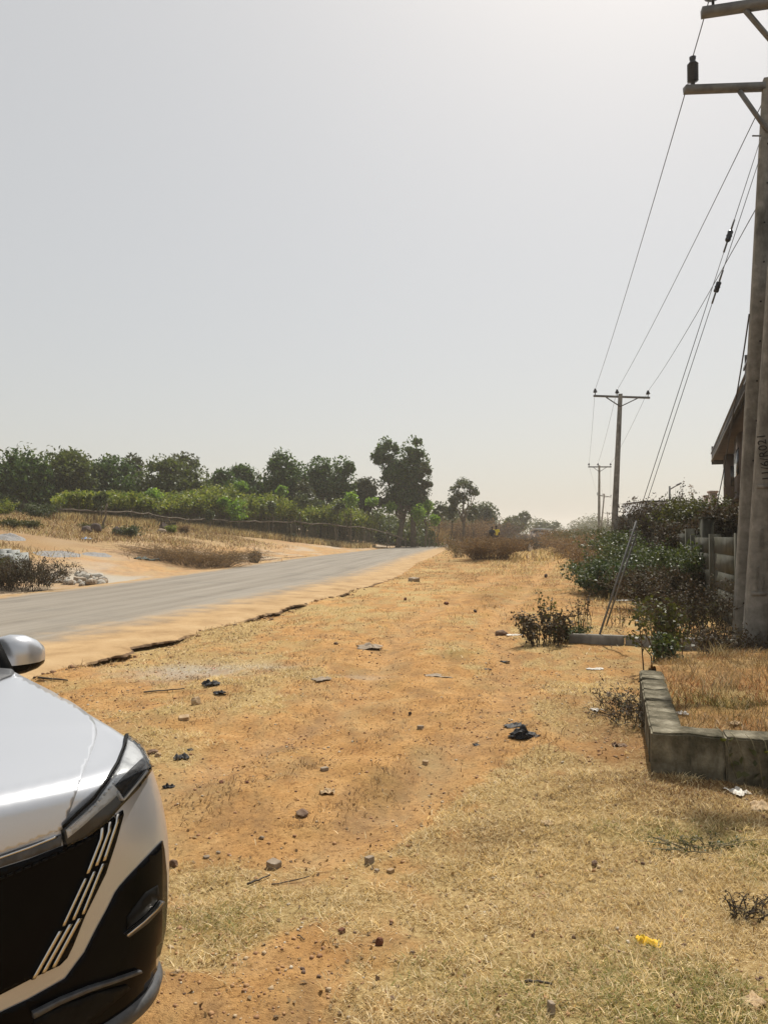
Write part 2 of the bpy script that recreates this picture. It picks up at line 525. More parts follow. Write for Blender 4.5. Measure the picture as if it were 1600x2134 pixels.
# ---------------------------------------------------------------- ground masks
BARE = [(-1.3, 4.6, .9, .8, .8), (-.3, 5.2, .9, .6, .8), (.35, 6.8, .7, 1.2, .9), (-.9, 6.6, 1.2, .5, .5), (.3, 8.6, 1.0, 1.4, .8), (-.3, 3.15, .22, .35, .7), (-.6, 2.75, .5, .25, .7), (.25, 4.1, .35, .5, .45), (.0, 12, 1.6, 2.2, .6), (2.0, 17, 1.5, 3.5, .6), (4.0, 26, 1.5, 8, .5), (-.2, 2.5, .4, .15, .4), (.05, 3.3, .12, .25, .4)]
STRAW = [(1.1, 3.2, 1.3, 1.6, .75), (.9, 4.6, .9, .9, .55), (1.2, 5.4, .8, .6, .5), (-.75, 3.5, .45, .55, .5), (.2, 2.7, .6, .3, .4), (2.4, 4.2, 1.2, 1.0, .5), (-1.9, 8.0, 1.2, 1.2, .2), (-2.4, 11, 1.3, 1.3, .4), (1.7, 9.5, .9, 1.6, .3), (1.6, 14.5, 1.6, 1.5, .25)]
GREEN = [(1.05, 2.85, .45, .35, .8), (1.55, 4.35, .55, .2, .9), (-.78, 3.3, .25, .3, .55), (.35, 2.95, .25, .25, .5), (2.0, 3.7, .5, .6, .45), (.95, 2.55, .5, .2, .6), (3.4, 22, 1.6, 3., .5), (1.1, 10.5, .5, .8, .35), (1.3, 2.75, .3, .2, .6)]
SOIL_SHADE = [(1.75, 6.0, .35, .9, .9), (.3, 4.35, .55, .35, .45), (1.9, 7.2, .35, .8, .6), (2.3, 4.95, .8, .2, .7), (3.0, 10., 1.0, 1.2, .3)]  # darker soil; patches beside the edging blocks also paint in their shade
GREYD = [(-2.35, 9.4, .75, .55, .95), (-1.35, 9.6, .35, .25, .35), (-.25, 9.1, .25, .12, .5)]


def blobs(x, y, L):
    s = 0
    for cx, cy, rx, ry, a in L:
        s = s + a * np.exp(-(((x - cx) / rx) ** 2 + ((y - cy) / ry) ** 2))
    return s


def masks(x, y):
    n1 = fbm(x * 1.3, y * 1.3, 101); n2 = fbm(x * 5, y * 5, 131)
    st = .26 + .12 * sst(8, 14, y) + (n1 - .5) * 1.7 + (n2 - .5) * 1.5 + blobs(x, y, STRAW) - blobs(x, y, BARE)
    st = np.clip(st, 0, 1)
    gr = np.clip(blobs(x, y, GREEN) + (fbm(x * 2, y * 2, 151) - .62) * 1.2, 0, 1)
    rt = rut(x, y)
    st = np.clip(st - 1.1 * rt, 0, 1)
    dk = np.clip(blobs(x, y, SOIL_SHADE) + (fbm(x * .8, y * .8, 171) - .6) * 1.3 + .30 * sst(12, 24, y) + .25 * sst(1.0, 2.4, x - y * .02) - .6 * rt, 0, 1)
    gy = np.clip(blobs(x, y, GREYD) * (.4 + n2 * 1.2), 0, 1)
    return st, gr, dk, gy


# ---------------------------------------------------------------- ground
def ground_mat():
    m, nt, p, o = nodes('laterite ground')
    a = nt.nodes.new('ShaderNodeVertexColor'); a.layer_name = 'Col'     # r straw, g green, b dark soil and painted block shade
    sep = nt.nodes.new('ShaderNodeSeparateColor'); nt.links.new(a.outputs[0], sep.inputs[0])
    a2 = nt.nodes.new('ShaderNodeAttribute'); a2.attribute_name = 'pale'
    big = noise(nt, .35, 5); mid = noise(nt, 3.2, 8, .65); fine = noise(nt, 38, 6, .7); vfine = noise(nt, 150, 4, .7)
    sand = ramp(nt, mid, [(.30, (.33, .165, .060)), (.5, (.47, .262, .100)), (.68, (.56, .345, .155))])
    sand = mix(nt, big, sand, mix(nt, .4, sand, (.58, .37, .17)))
    speck = ramp(nt, fine, [(.36, (.22, .17, .14)), (.46, (.88, .86, .84)), (.62, (1.10, 1.09, 1.08))])
    sand = mix(nt, .75, sand, speck, 'MULTIPLY')
    tcm = nt.nodes.new('ShaderNodeTexCoord'); mpm = nt.nodes.new('ShaderNodeMapping')
    mpm.inputs['Scale'].default_value = (1.0, .55, 1.0)
    nt.links.new(tcm.outputs['Object'], mpm.inputs['Vector'])
    mott = noise(nt, 2.6, 9, .72, vec=mpm.outputs[0])
    sand = mix(nt, ramp(nt, mott, [(.47, (0, 0, 0)), (.62, (.85, .85, .85))]), sand, mix(nt, fine, (.20, .11, .05), (.38, .235, .11)))
    mott2 = noise(nt, .9, 8, .7, vec=mpm.outputs[0])
    sand = mix(nt, ramp(nt, mott2, [(.5, (0, 0, 0)), (.66, (.7, .7, .7))]), sand, mix(nt, fine, (.30, .215, .10), (.47, .36, .19)))
    straw = ramp(nt, fine, [(.3, (.17, .105, .045)), (.46, (.38, .26, .115)), (.6, (.52, .39, .19)), (.72, (.62, .50, .28))])
    fs = nt.nodes.new('ShaderNodeMath'); fs.operation = 'MULTIPLY_ADD'
    nt.links.new(vfine, fs.inputs[0]); fs.inputs[1].default_value = .9; nt.links.new(sep.outputs[0], fs.inputs[2])
    mr = N(nt, 'ShaderNodeMapRange'); mr.inputs[1].default_value = .62; mr.inputs[2].default_value = 1.0
    nt.links.new(fs.outputs[0], mr.inputs[0])
    c = mix(nt, mr.outputs[0], sand, straw)
    gm = nt.nodes.new('ShaderNodeMath'); gm.operation = 'MULTIPLY'; gm.inputs[1].default_value = .6
    nt.links.new(sep.outputs[1], gm.inputs[0])
    c = mix(nt, gm.outputs[0], c, mix(nt, fine, (.14, .13, .035), (.28, .25, .09)))
    dm = nt.nodes.new('ShaderNodeMath'); dm.operation = 'MULTIPLY'; dm.inputs[1].default_value = .75
    nt.links.new(sep.outputs[2], dm.inputs[0])
    c = mix(nt, dm.outputs[0], c, mix(nt, fine, (.13, .065, .028), (.30, .165, .075)))
    c = mix(nt, a2.outputs['Fac'], c, mix(nt, fine, (.30, .275, .23), (.50, .46, .39)))
    nt.links.new(c, p.inputs['Base Color'])
    p.inputs['Roughness'].default_value = 1.0
    p.inputs['Specular IOR Level'].default_value = .05
    hsum = mix(nt, .5, mix(nt, .5, mid, fine), vfine)
    bump(nt, p, hsum, .9, .03)
    return m


MAT['ground'] = ground_mat()


def make_ground():
    a = 1.5
    tx = np.linspace(-np.arcsinh(700 / a), np.arcsinh(800 / a), 660)
    X = a * np.sinh(tx) + .3
    ty = np.linspace(-np.arcsinh(40 / a), np.arcsinh(1300 / a), 640)
    Y = a * np.sinh(ty) + 3.2
    gx, gy = np.meshgrid(X, Y)
    z = T(gx, gy)
    st, gr, dk, gy_ = masks(gx, gy)
    lat, yc = lateral(gx, gy)
    rl = -lat - halfw(yc); rr = lat - halfw(yc)
    # sandy verge along the road, dry grass higher on the left field
    lf = sst(4, 9, rl) * sst(.35, .55, fbm(gx * .18, gy * .18, 201) + sst(6, 14, rl) * .3)
    st = np.where(rl > .3, np.clip(.25 + lf * .6 + (fbm(gx * .9, gy * .9, 203) - .5) * .9, 0, 1), st)
    st = st * (1 - np.exp(-np.clip(rr, 0, 9) / .5) * .3)
    gr = np.where(rl > .3, gr * .3, gr * (1 - sst(28, 40, gy)))
    dk = np.where(rl > .3, .22 * fbm(gx * 1.1, gy * .5, 211) + dk * .35 + .95 * sst(3, 9, rl) * (fbm(gx * .3, gy * .3, 209) + .1), dk)
    en = (fbm(gx * 2.3, gy * 2.3, 3) - .5) * .5
    pale = .07 * np.clip(rut(gx, gy), 0, 1) + .20 * (rl > .3) * fbm(gx * .5, gy * .5, 213) * 1.5 + gy_ * .8 + .45 * np.exp(-((rl - 2.2) / 2.4) ** 2) * (rl > 0) * sst(.45, .6, fbm(gx * .4, gy * .4, 207)) + .55 * np.exp(-(((gx + 9.4) / 2.2) ** 2 + ((gy - 27) / 2.2) ** 2))
    v = np.stack([gx, gy, z], -1).reshape(-1, 3)
    ny, nx = gx.shape
    i = np.arange(ny - 1)[:, None] * nx; j = np.arange(nx - 1)[None]
    q = np.stack([i + j, i + j + 1, i + nx + j + 1, i + nx + j], -1).reshape(-1, 4)
    g = Geo()
    g.add(v, q=q, c=np.stack([st, gr, dk], -1).reshape(-1, 3))
    o = g.build('ground', MAT['ground'], smooth=True)
    at_ = o.data.attributes.new('pale', 'FLOAT', 'POINT')
    at_.data.foreach_set('value', pale.ravel().astype(np.float32))
    tag(o, kind='structure')


make_ground()


def make_road():
    m, nt, p, o = nodes('dusty asphalt')
    a = nt.nodes.new('ShaderNodeAttribute'); a.attribute_name = 'lat'
    fine = noise(nt, 60, 5, .7); mid = noise(nt, 1.3, 7, .6)
    tc = nt.nodes.new('ShaderNodeTexCoord')
    uv = nt.nodes.new('ShaderNodeAttribute'); uv.attribute_name = 'along'
    cb = nt.nodes.new('ShaderNodeCombineXYZ')
    nt.links.new(a.outputs['Fac'], cb.inputs[0]); nt.links.new(uv.outputs['Fac'], cb.inputs[1])
    mp = nt.nodes.new('ShaderNodeMapping'); mp.inputs['Scale'].default_value = (1.6, .05, 1)
    nt.links.new(cb.outputs[0], mp.inputs['Vector'])
    lane = noise(nt, 1.5, 4, .6, vec=mp.outputs[0])
    asp = ramp(nt, fine, [(.3, (.145, .126, .102)), (.5, (.20, .176, .144)), (.7, (.26, .23, .19))])
    pat = noise(nt, .45, 6, .7)
    asp = mix(nt, ramp(nt, pat, [(.52, (0, 0, 0)), (.62, (1, 1, 1))]), asp, mix(nt, .6, asp, (.15, .135, .115)))
    asp = mix(nt, ramp(nt, lane, [(.35, (0, 0, 0)), (.65, (1, 1, 1))]), asp, mix(nt, .5, asp, (.34, .31, .265)))
    sand = ramp(nt, mid, [(.3, (.28, .18, .088)), (.5, (.40, .27, .14)), (.7, (.46, .325, .18))])
    sand = mix(nt, .5, sand, ramp(nt, fine, [(.35, (.6, .55, .5)), (.55, (1.05, 1.05, 1.05))]), 'MULTIPLY')
    # sand cover from the signed lateral position, broken by noise
    ad = nt.nodes.new('ShaderNodeMath'); ad.operation = 'MULTIPLY_ADD'; ad.inputs[1].default_value = 2.2
    sb = nt.nodes.new('ShaderNodeMath'); sb.operation = 'SUBTRACT'; sb.inputs[1].default_value = .5
    nt.links.new(mid, sb.inputs[0]); nt.links.new(sb.outputs[0], ad.inputs[0]); nt.links.new(a.outputs['Fac'], ad.inputs[2])
    r1 = N(nt, 'ShaderNodeMapRange'); r1.inputs[1].default_value = 1.9; r1.inputs[2].default_value = 3.4; r1.interpolation_type = 'SMOOTHSTEP'
    nt.links.new(ad.outputs[0], r1.inputs[0])
    r2 = N(nt, 'ShaderNodeMapRange'); r2.inputs[1].default_value = -3.2; r2.inputs[2].default_value = -3.9; r2.interpolation_type = 'SMOOTHSTEP'
    nt.links.new(ad.outputs[0], r2.inputs[0])
    mx = nt.nodes.new('ShaderNodeMath'); mx.operation = 'MAXIMUM'
    nt.links.new(r1.outputs[0], mx.inputs[0]); nt.links.new(r2.outputs[0], mx.inputs[1])
    c = mix(nt, mx.outputs[0], asp, sand)
    ea = nt.nodes.new('ShaderNodeAttribute'); ea.attribute_name = 'edge'
    c = mix(nt, ea.outputs['Fac'], c, mix(nt, fine, (.05, .035, .022), (.26, .165, .095)))
    nt.links.new(c, p.inputs['Base Color'])
    p.inputs['Roughness'].default_value = .85
    p.inputs['Specular IOR Level'].default_value = .08
    bump(nt, p, fine, .45, .012)
    nl = 66
    k = np.concatenate([np.linspace(-1, 1, nl - 2), [1.0, 1.0]])
    n = len(RC)
    hw = halfw(RC[:, 1])
    al = np.concatenate([[0], np.cumsum(np.linalg.norm(np.diff(RC, axis=0), axis=1))])
    # finer along
    ii = np.interp(np.linspace(0, 1, 3600), [0, .12, .86, 1], [0, 22, 58, n - 1])
    f = lambda A: np.interp(ii, np.arange(n), A)
    cx, cy, tx, ty, hw, al = f(RC[:, 0]), f(RC[:, 1]), f(RS[:, 0]), f(RS[:, 1]), f(hw) + .12, f(al)
    lat = k[None] * hw[:, None]
    X = cx[:, None] + lat * ty[:, None]; Y = cy[:, None] - lat * tx[:, None]
    en = (fbm(X * 2.3, Y * 2.3, 3) - .5) * .5
    jag = (fbm(X * 1.4, Y * 1.4, 67, 5) - .5) * .5 + (vn(X * 19, Y * 19, 68) - .5) * .05
    sh = -(en * .5 + jag) * sst(.86, 1, k[None]) * (1 - sst(26, 34, Y))
    lat = lat + sh
    X = cx[:, None] + lat * ty[:, None]; Y = cy[:, None] - lat * tx[:, None]
    Z = .004 + .05 * (1 - k[None] ** 2) + (fbm(X * 1.2, Y * 1.2, 61) - .5) * .03 * np.abs(k[None])
    near = 1 - sst(24, 34, Y)
    Z[:, 0] -= .05; Z[:, -3:] -= .05 * (1 - near[:, -3:]); Z[:, -2] -= .006; Z[:, -3:-1] -= (.05 * fbm(X[:, -3:-1] * 3, Y[:, -3:-1] * 3, 71)) * near[:, -3:-1]; Z[:, -1] -= .02 + .04 * near[:, -1]
    # the last column folds down: broken, undercut edge of the surfacing
    jj = (fbm(X[:, -2] * 9, Y[:, -2] * 9, 69) - .5) * .12
    X[:, -2] += .012 * ty; Y[:, -2] -= .012 * tx
    X[:, -1] = X[:, -3] + (.03 + jj) * ty; Y[:, -1] = Y[:, -3] - (.03 + jj) * tx
    edge = np.zeros_like(X); E_ = edge_n(X[:, -3], Y[:, -3]); edge[:, -1] = .15 + .85 * E_; edge[:, -2] = near[:, -2] * E_
    g = Geo()
    i = np.arange(len(ii) - 1)[:, None] * nl; j = np.arange(nl - 1)[None]
    g.add(np.stack([X, Y, Z], -1).reshape(-1, 3), q=np.stack([i + j, i + j + 1, i + nl + j + 1, i + nl + j], -1).reshape(-1, 4))
    o = g.build('road', m, smooth=True)
    for nm, A in (('lat', k[None] * 4.2 + 0 * lat), ('along', np.repeat(al[:, None], nl, 1)), ('edge', edge)):
        t = o.data.attributes.new(nm, 'FLOAT', 'POINT'); t.data.foreach_set('value', A.ravel().astype(np.float32))
    tag(o, kind='structure')


make_road()

# ---------------------------------------------------------------- the car
def carpaint(name, cols, rough=.30, metal=.62, coat=1.0):
    m, nt, p, o = nodes(name)
    f = noise(nt, 900, 2, .5)
    nt.links.new(ramp(nt, f, [(.3, cols[0]), (.7, cols[1])]), p.inputs['Base Color'])
    p.inputs['Roughness'].default_value = rough
    p.inputs['Metallic'].default_value = metal
    p.inputs['Coat Weight'].default_value = coat * .7
    p.inputs['Coat Roughness'].default_value = .04
    d = noise(nt, 3.5, 6, .65)
    r = N(nt, 'ShaderNodeMapRange'); r.inputs[1].default_value = .3; r.inputs[2].default_value = .75; r.inputs[3].default_value = .02; r.inputs[4].default_value = .16
    nt.links.new(d, r.inputs[0]); nt.links.new(r.outputs[0], p.inputs['Coat Roughness'])
    return m


MAT['paint'] = carpaint('silver white car paint', ((.50, .52, .56), (.58, .60, .64)))
MAT['gloss'] = simple('gloss black plastic', [(.3, (.003, .003, .0035)), (.7, (.006, .006, .0065))], 3, .16, bs=0, spec=.07)
MAT['satin'] = simple('satin black plastic', [(.3, (.006, .006, .006)), (.7, (.012, .012, .012))], 30, .5, bs=.1, bd=.001, spec=.08)
MAT['greyplastic'] = simple('grey bumper plastic', [(.3, (.045, .046, .05)), (.7, (.085, .088, .092))], 30, .42, bs=0, spec=.4)
MAT['chrome'] = simple('satin chrome', [(.3, (.55, .53, .50)), (.7, (.68, .66, .62))], 3, .16, 1.0, bs=0)
MAT['reflector'] = simple('lamp reflector', [(.35, (.42, .43, .44)), (.5, (.68, .69, .70)), (.7, (.85, .86, .87))], 14, .25, .2, bs=0)
MAT['lampdark'] = simple('lamp housing', [(.3, (.02, .021, .023)), (.7, (.05, .052, .055))], 20, .3, bs=0)
MAT['drl'] = simple('white lamp strip', [(.3, (.7, .71, .73)), (.7, (.85, .86, .88))], 20, .3, bs=0)
MAT['tyre'] = simple('tyre rubber', [(.3, (.015, .015, .015)), (.7, (.03, .029, .027))], 30, .85, bs=.2, bd=.004)
MAT['alloy'] = simple('alloy wheel', [(.3, (.35, .35, .36)), (.7, (.5, .5, .51))], 10, .3, .9, bs=0)


def lensmat():
    m, nt, p, o = nodes('clear lamp lens')
    t = nt.nodes.new('ShaderNodeBsdfTransparent'); g = nt.nodes.new('ShaderNodeBsdfGlossy')
    g.inputs['Roughness'].default_value = .05
    lw = nt.nodes.new('ShaderNodeFresnel'); lw.inputs[0].default_value = 1.5
    f = noise(nt, 8, 2)
    t.inputs[0].default_value = (.93, .94, .95, 1)
    ms = nt.nodes.new('ShaderNodeMixShader')
    nt.links.new(lw.outputs[0], ms.inputs[0]); nt.links.new(t.outputs[0], ms.inputs[1]); nt.links.new(g.outputs[0], ms.inputs[2])
    nt.links.new(ms.outputs[0], o.inputs[0])
    return m


MAT['lens'] = lensmat()

CA, CTX, CTY = -.816, -1.162, 1.742
CZ = 0.0
cM = Matrix.Translation((CTX, CTY, CZ)) @ Matrix.Rotation(CA, 4, 'Z')
cI = cM.inverted()


def c2px(p):
    w = cM @ Vector(p) - Vector((0, 0, H))
    d = w.y * CP + w.z * SP; up = -w.y * SP + w.z * CP
    return 800 + F * w.x / d, 1067 - F * up / d


def car_shell():
    """rings of the body from the sill up over the shoulder; front corner is a superellipse in plan"""
    Wd, Lc, pc, z0, z1, cr, fb, sb = .879, .508, 4.0, .977, 1.103, .03, .039, .064
    th = np.linspace(0, np.pi / 2, 90)
    e = 2 / pc
    X = -Lc * (1 - np.cos(th) ** e); Y = Wd * np.sin(th) ** e
    xs = np.linspace(-Lc - .02, -3.85, 90)
    X = np.concatenate([X, xs]); Y = np.concatenate([Y, Wd * (1 - .03 * np.clip((-xs - .53) / .9, 0, 1) ** 2)])
    thr = np.linspace(0, np.pi / 2, 40)
    X = np.concatenate([X, -3.87 - .42 * np.sin(thr) ** .6]); Y = np.concatenate([Y, Wd * .97 * np.cos(thr) ** .5])

    def hz(x, y):
        t = np.clip(-x / 1.3, 0, 1.2)
        return z0 + (z1 - z0) * t - cr * (y / .9) ** 2
    fr = .05
    zs = hz(X, Y) - fr
    dirx = np.where(X > -Lc, np.cos(np.minimum(1, -X / Lc) * np.pi / 2), np.where(X < -3.87, -np.sin(np.clip((-3.87 - X) / .42, 0, 1) * np.pi / 2), 0))
    rows = []
    for k in np.linspace(0, 1, 46):
        z = .22 + (zs - .22) * k
        u = (z - .60) / .35; sbz = np.where(z < .6, .030, sb)
        P = np.stack([X - fb * u ** 2 * np.sign(dirx) * np.sqrt(np.abs(dirx)), Y * (1 - (sbz * u ** 2 + .05 * np.clip(.35 - z, 0, 1)) / Wd), z], 1)
        rows.append(P)
    top = rows[-1]
    for b in np.linspace(0, np.pi / 2, 9)[1:]:
        ins = fr * 1.6 * (1 - np.cos(b))
        P = top.copy(); P[:, 1] *= 1 - ins / Wd; P[:, 0] -= ins * dirx; P[:, 2] = zs + fr * np.sin(b)
        rows.append(P)
    edge = rows[-1]
    sx = np.clip(edge[:, 0] * .55 - .42, -4.0, -.30)
    for r in np.linspace(0, 1, 22)[1:]:
        P = np.stack([edge[:, 0] * (1 - r) + sx * r, edge[:, 1] * (1 - r), 0 * sx], 1)
        base = edge[:, 2] * (1 - r) + r * (z0 + .004 + (z1 - z0) * np.clip(-sx / 1.3, 0, 1.2))
        P[:, 2] = base + .010 * np.sin(np.pi / 2 * r)
        rows.append(P)
    return np.array(rows)


def car():
    root = thing('parked_car', 'silver white crossover car with black grille parked on the dirt', 'car', (CTX, CTY, CZ))
    rows = car_shell()
    nr, nc, _ = rows.shape

    def grid_mesh(mirror):
        V = rows.reshape(-1, 3).copy()
        i = np.arange(nr - 1)[:, None] * nc; j = np.arange(nc - 1)[None]
        q = np.stack([i + j, i + j + 1, i + nc + j + 1, i + nc + j], -1).reshape(-1, 4)
        if mirror: V[:, 1] *= -1; q = q[:, ::-1]
        return V, q

    def tow(V):
        V = np.asarray(V, float)
        ca, sa = math.cos(CA), math.sin(CA)
        return np.stack([CTX + V[:, 0] * ca - V[:, 1] * sa, CTY + V[:, 0] * sa + V[:, 1] * ca, CZ + V[:, 2]], 1)
    g = Geo()
    for mrr in (0, 1):
        V, q = grid_mesh(mrr); g.add(tow(V), q=q)
    # underside
    out = rows[0]
    full = np.concatenate([out, (out * [1, -1, 1])[::-1]])
    g.add(np.concatenate([tow(full), tow([[-2, 0, .2]])]), t=[(k, (k + 1) % len(full), len(full)) for k in range(len(full))])
    body = g.build('body', MAT['paint'], root, smooth=True)
    V, q = grid_mesh(0)
    V2, q2 = grid_mesh(1)
    bv = BVHTree.FromPolygons([tuple(v) for v in np.concatenate([V, V2])], [tuple(f) for f in np.concatenate([q, q2 + len(V)])])
    co = cI @ Vector((0, 0, H))

    def hit(u, v):
        a, b = ray(u, v)
        d = (cI.to_3x3() @ Vector((a, 1, b))).normalized()
        h = bv.ray_cast(co, d)
        if h[0] is None:
            best = None
            for s in np.linspace(1.2, 4.5, 34):
                n = bv.find_nearest(co + d * s)
                if best is None or n[3] < best[1][3]: best = (s, n)
            h = best[1]
        nrm = Vector((0, 0, 0))
        for q_ in bv.find_nearest_range(h[0], .055):
            w_ = max(0.0, .056 - q_[3])
            k_ = q_[1]
            if k_.dot(h[0] - Vector((-1.2, 0, .55))) < 0: k_ = -k_
            nrm += k_ * w_
        if nrm.length < 1e-6: nrm = h[1]
        return h[0], nrm.normalized()

    def spline(P, k=6):
        out = []
        for i in range(len(P) - 1):
            p0 = P[max(0, i - 1)]; p1 = P[i]; p2 = P[i + 1]; p3 = P[min(len(P) - 1, i + 2)]
            for s in range(k):
                t = s / k
                out.append(tuple(.5 * ((2 * p1[c]) + (-p0[c] + p2[c]) * t + (2 * p0[c] - 5 * p1[c] + 4 * p2[c] - p3[c]) * t * t + (-p0[c] + 3 * p1[c] - 3 * p2[c] + p3[c]) * t ** 3) for c in (0, 1)))
        return out + [P[-1]]

    def patch(name, poly, mat, off, step=7, parent=None, mirror=True, depth=.012, smooth=True, label=None, even=0.0, merge=False):
        """a panel that lies on the body surface: outline, own thickness, edges turned down into the body"""
        P = []
        n = len(poly)
        for i in range(n):
            a, b = Vector(poly[i]), Vector(poly[(i + 1) % n])
            k = max(1, int((b - a).length / step))
            for s in range(k): P.append(a.lerp(b, s / k))
        nb = len(P)
        xs = [p.x for p in P]; ys = [p.y for p in P]
        # interior grid
        I = []
        def inside(x, y):
            c = False
            for i in range(nb):
                a, b = P[i], P[i - 1]
                if (a.y > y) != (b.y > y) and x < (b.x - a.x) * (y - a.y) / (b.y - a.y + 1e-12) + a.x: c = not c
            return c
        gs = step * 1.15
        for x in np.arange(min(xs) + gs / 2, max(xs), gs):
            for y in np.arange(min(ys) + gs / 2, max(ys), gs):
                if inside(x, y) and min((p.x - x) ** 2 + (p.y - y) ** 2 for p in P) > (gs * .45) ** 2: I.append(Vector((x, y)))
        vs, es, fs, *_r = delaunay_2d_cdt([Vector((p.x, p.y)) for p in P + I], [(i, (i + 1) % nb) for i in range(nb)], [], 1, 1e-4)
        pts = []; nr_ = []
        for p in vs:
            h, nm = hit(p.x, p.y); pts.append(h); nr_.append(nm)
        nv = len(pts)
        if even:
            av = sum(nr_, Vector((0, 0, 0))).normalized()
            nr_ = [(m_ * (1 - even) + av * even).normalized() for m_ in nr_]
        A = [p + m_ * off for p, m_ in zip(pts, nr_)]
        B = [p + m_ * (off - depth) for p, m_ in zip(pts, nr_)]
        ec = {}
        for f in fs:
            for i in range(len(f)):
                e_ = (f[i], f[(i + 1) % len(f)])
                k = tuple(sorted(e_)); ec.setdefault(k, []).append(e_)
        bnd = [l[0] for l in ec.values() if len(l) == 1]
        sk = [(b_, a_, a_ + nv, b_ + nv) for a_, b_ in bnd]
        tri = []
        for f in fs:
            for i in range(1, len(f) - 1): tri.append((f[0], f[i], f[i + 1]))
        # orientation
        f = tri[0]
        nn = (A[f[1]] - A[f[0]]).cross(A[f[2]] - A[f[0]])
        flip = nn.dot(nr_[f[0]]) < 0
        if flip: tri = [t[::-1] for t in tri]; sk = [s[::-1] for s in sk]
        obs = []
        for mr in ((0, 1) if mirror else (0,)):
            W_ = np.array([tuple(p) for p in A + B])
            tt, ss = tri, sk
            if mr: W_[:, 1] *= -1; tt = [t[::-1] for t in tri]; ss = [s[::-1] for s in sk]
            if not (merge and mr): gg = Geo()
            gg.add(tow(W_), t=tt, q=ss)
            if merge and not mr: continue
            par = parent[mr] if isinstance(parent, (list, tuple)) else (parent or root)
            # a child of a child: keep verts relative to the car root
            o = gg.build(name, mat, root)
            o.parent = par
            if label: o['label'] = label
            if smooth:
                me = o.data
                fl = np.zeros(len(me.polygons), bool); fl[len(ss) * (2 if merge else 1):] = True
                me.polygons.foreach_set('use_smooth', fl)
            obs.append(o)
        return obs

    def px(x, y, z): return c2px((x, y, z))
    # bonnet (up to the crease beside the lamp) with its shut line
    cb = px(-.03, 0.0, .985)
    hood = patch('bonnet', [(-417, 1455), (-300, 1436), (-81, 1411), (30, 1404)] + spline([(60, 1420), (94, 1437), (132, 1457), (168, 1480), (190, 1499), (201, 1520), (199, 1545), (178, 1602), (154, 1665), (130, 1727)]) + [(60, 1757), (0, 1778), (-140, 1822), (-284, 1864), (-282, 1800), (-296, 1691), (-365, 1556)], MAT['paint'], .007, 7, merge=True)
    # gloss strip under the bonnet
    patch('light_bar', [(128, 1738), (126, 1762), (60, 1787), (0, 1806), (-140, 1850), (-284, 1889), (-284, 1867), (-140, 1828), (0, 1782), (60, 1761)], MAT['greyplastic'], .007, 10)
    patch('light_bar_trim', [(118, 1744), (60, 1767), (0, 1788), (-140, 1834), (-140, 1831), (0, 1784), (60, 1763), (118, 1740)], MAT['chrome'], .010, 10)
    # grille
    gr = patch('grille', [(126, 1764), (180, 1746), (216, 1718), (255, 1688), (257, 1698), (241, 1756), (220, 1820), (177, 1908), (153, 1968), (140, 1995), (124, 2011), (72, 2035), (0, 2072), (-120, 2128), (-288, 2190), (-285, 1893), (-140, 1853), (0, 1809), (60, 1790)], MAT['gloss'], .004, 9)
    # thin textured ledge below the bar
    for i in range(12):
        a = i / 12
        u0, v0 = 205 - 215 * a, 1728 + 100 * a ** .85
        patch('grille_tooth', [(u0, v0 + 3), (u0 - 12, v0 + 8), (u0 - 12, v0 + 13), (u0, v0 + 8)], MAT['satin'], .009, 12, parent=gr)
    # chrome strips, three rows of three
    ST = [[(208, 1726), (206, 1748), (178, 1820)], [(174, 1830), (128, 1928)], [(122, 1938), (66, 2038)],
          [(224, 1714), (222, 1734), (196, 1804)], [(192, 1816), (148, 1916)], [(143, 1924), (86, 2026)],
          [(240, 1698), (238, 1716), (212, 1794)], [(210, 1800), (168, 1904)], [(162, 1912), (107, 2014)]]
    for s in ST:
        w = 3.2 + 0.9 * (s[-1][1] > 1950)
        left = [(p[0] - w, p[1] - .6) for p in s]; right = [(p[0] + w, p[1] - 2.5) for p in s]
        patch('chrome_strip', left + right[::-1], MAT['chrome'], .014, 12, parent=gr, depth=.016)
    # lower black cladding
    cl = patch('bumper_cladding', [(337, 1752), (264, 1830), (250, 1846), (240, 1860), (224, 1893), (200, 1937), (176, 1985), (152, 2017), (136, 2039), (60, 2082), (0, 2110), (-120, 2168), (-289, 2236), (-291, 2390), (0, 2320), (200, 2190), (300, 2070), (336, 2000), (344, 1930), (347, 1880), (346, 1820), (341, 1770)], MAT['gloss'], .004, 11)
    patch('fog_blade', [(256, 1944), (290, 1918), (318, 1892), (330, 1876), (334, 1878), (328, 1892), (300, 1922), (262, 1950)], MAT['greyplastic'], .016, 9, parent=cl)
    patch('fog_crease_highlight', [(256, 1944), (290, 1917), (318, 1890), (328, 1877), (330, 1880), (318, 1895), (290, 1921), (258, 1947)], MAT['chrome'], .019, 9, parent=cl)  # chrome strip painting in the highlight along the fog vent crease
    patch('fog_recess', [(262, 1910), (300, 1860), (326, 1844), (330, 1868), (300, 1905), (262, 1936)], MAT['satin'], .0065, 12, parent=cl)
    patch('lower_trim', [(64, 2104), (120, 2076), (180, 2052), (240, 2034), (286, 2018), (288, 2023), (240, 2041), (180, 2061), (120, 2087), (66, 2116)], MAT['greyplastic'], .018, 10, parent=cl)
    patch('lower_grille', [(70, 2122), (130, 2092), (200, 2066), (262, 2050), (270, 2058), (230, 2092), (190, 2126), (150, 2160), (60, 2210)], MAT['satin'], .008, 12, parent=cl)
    # headlamp
    outer = [(127, 1730), (160, 1698), (192, 1669), (220, 1630), (242, 1594), (256, 1559), (260, 1536), (276, 1545), (292, 1561), (302, 1581), (310, 1600), (309, 1611), (281, 1649), (249, 1681), (217, 1717), (181, 1744), (133, 1768)]
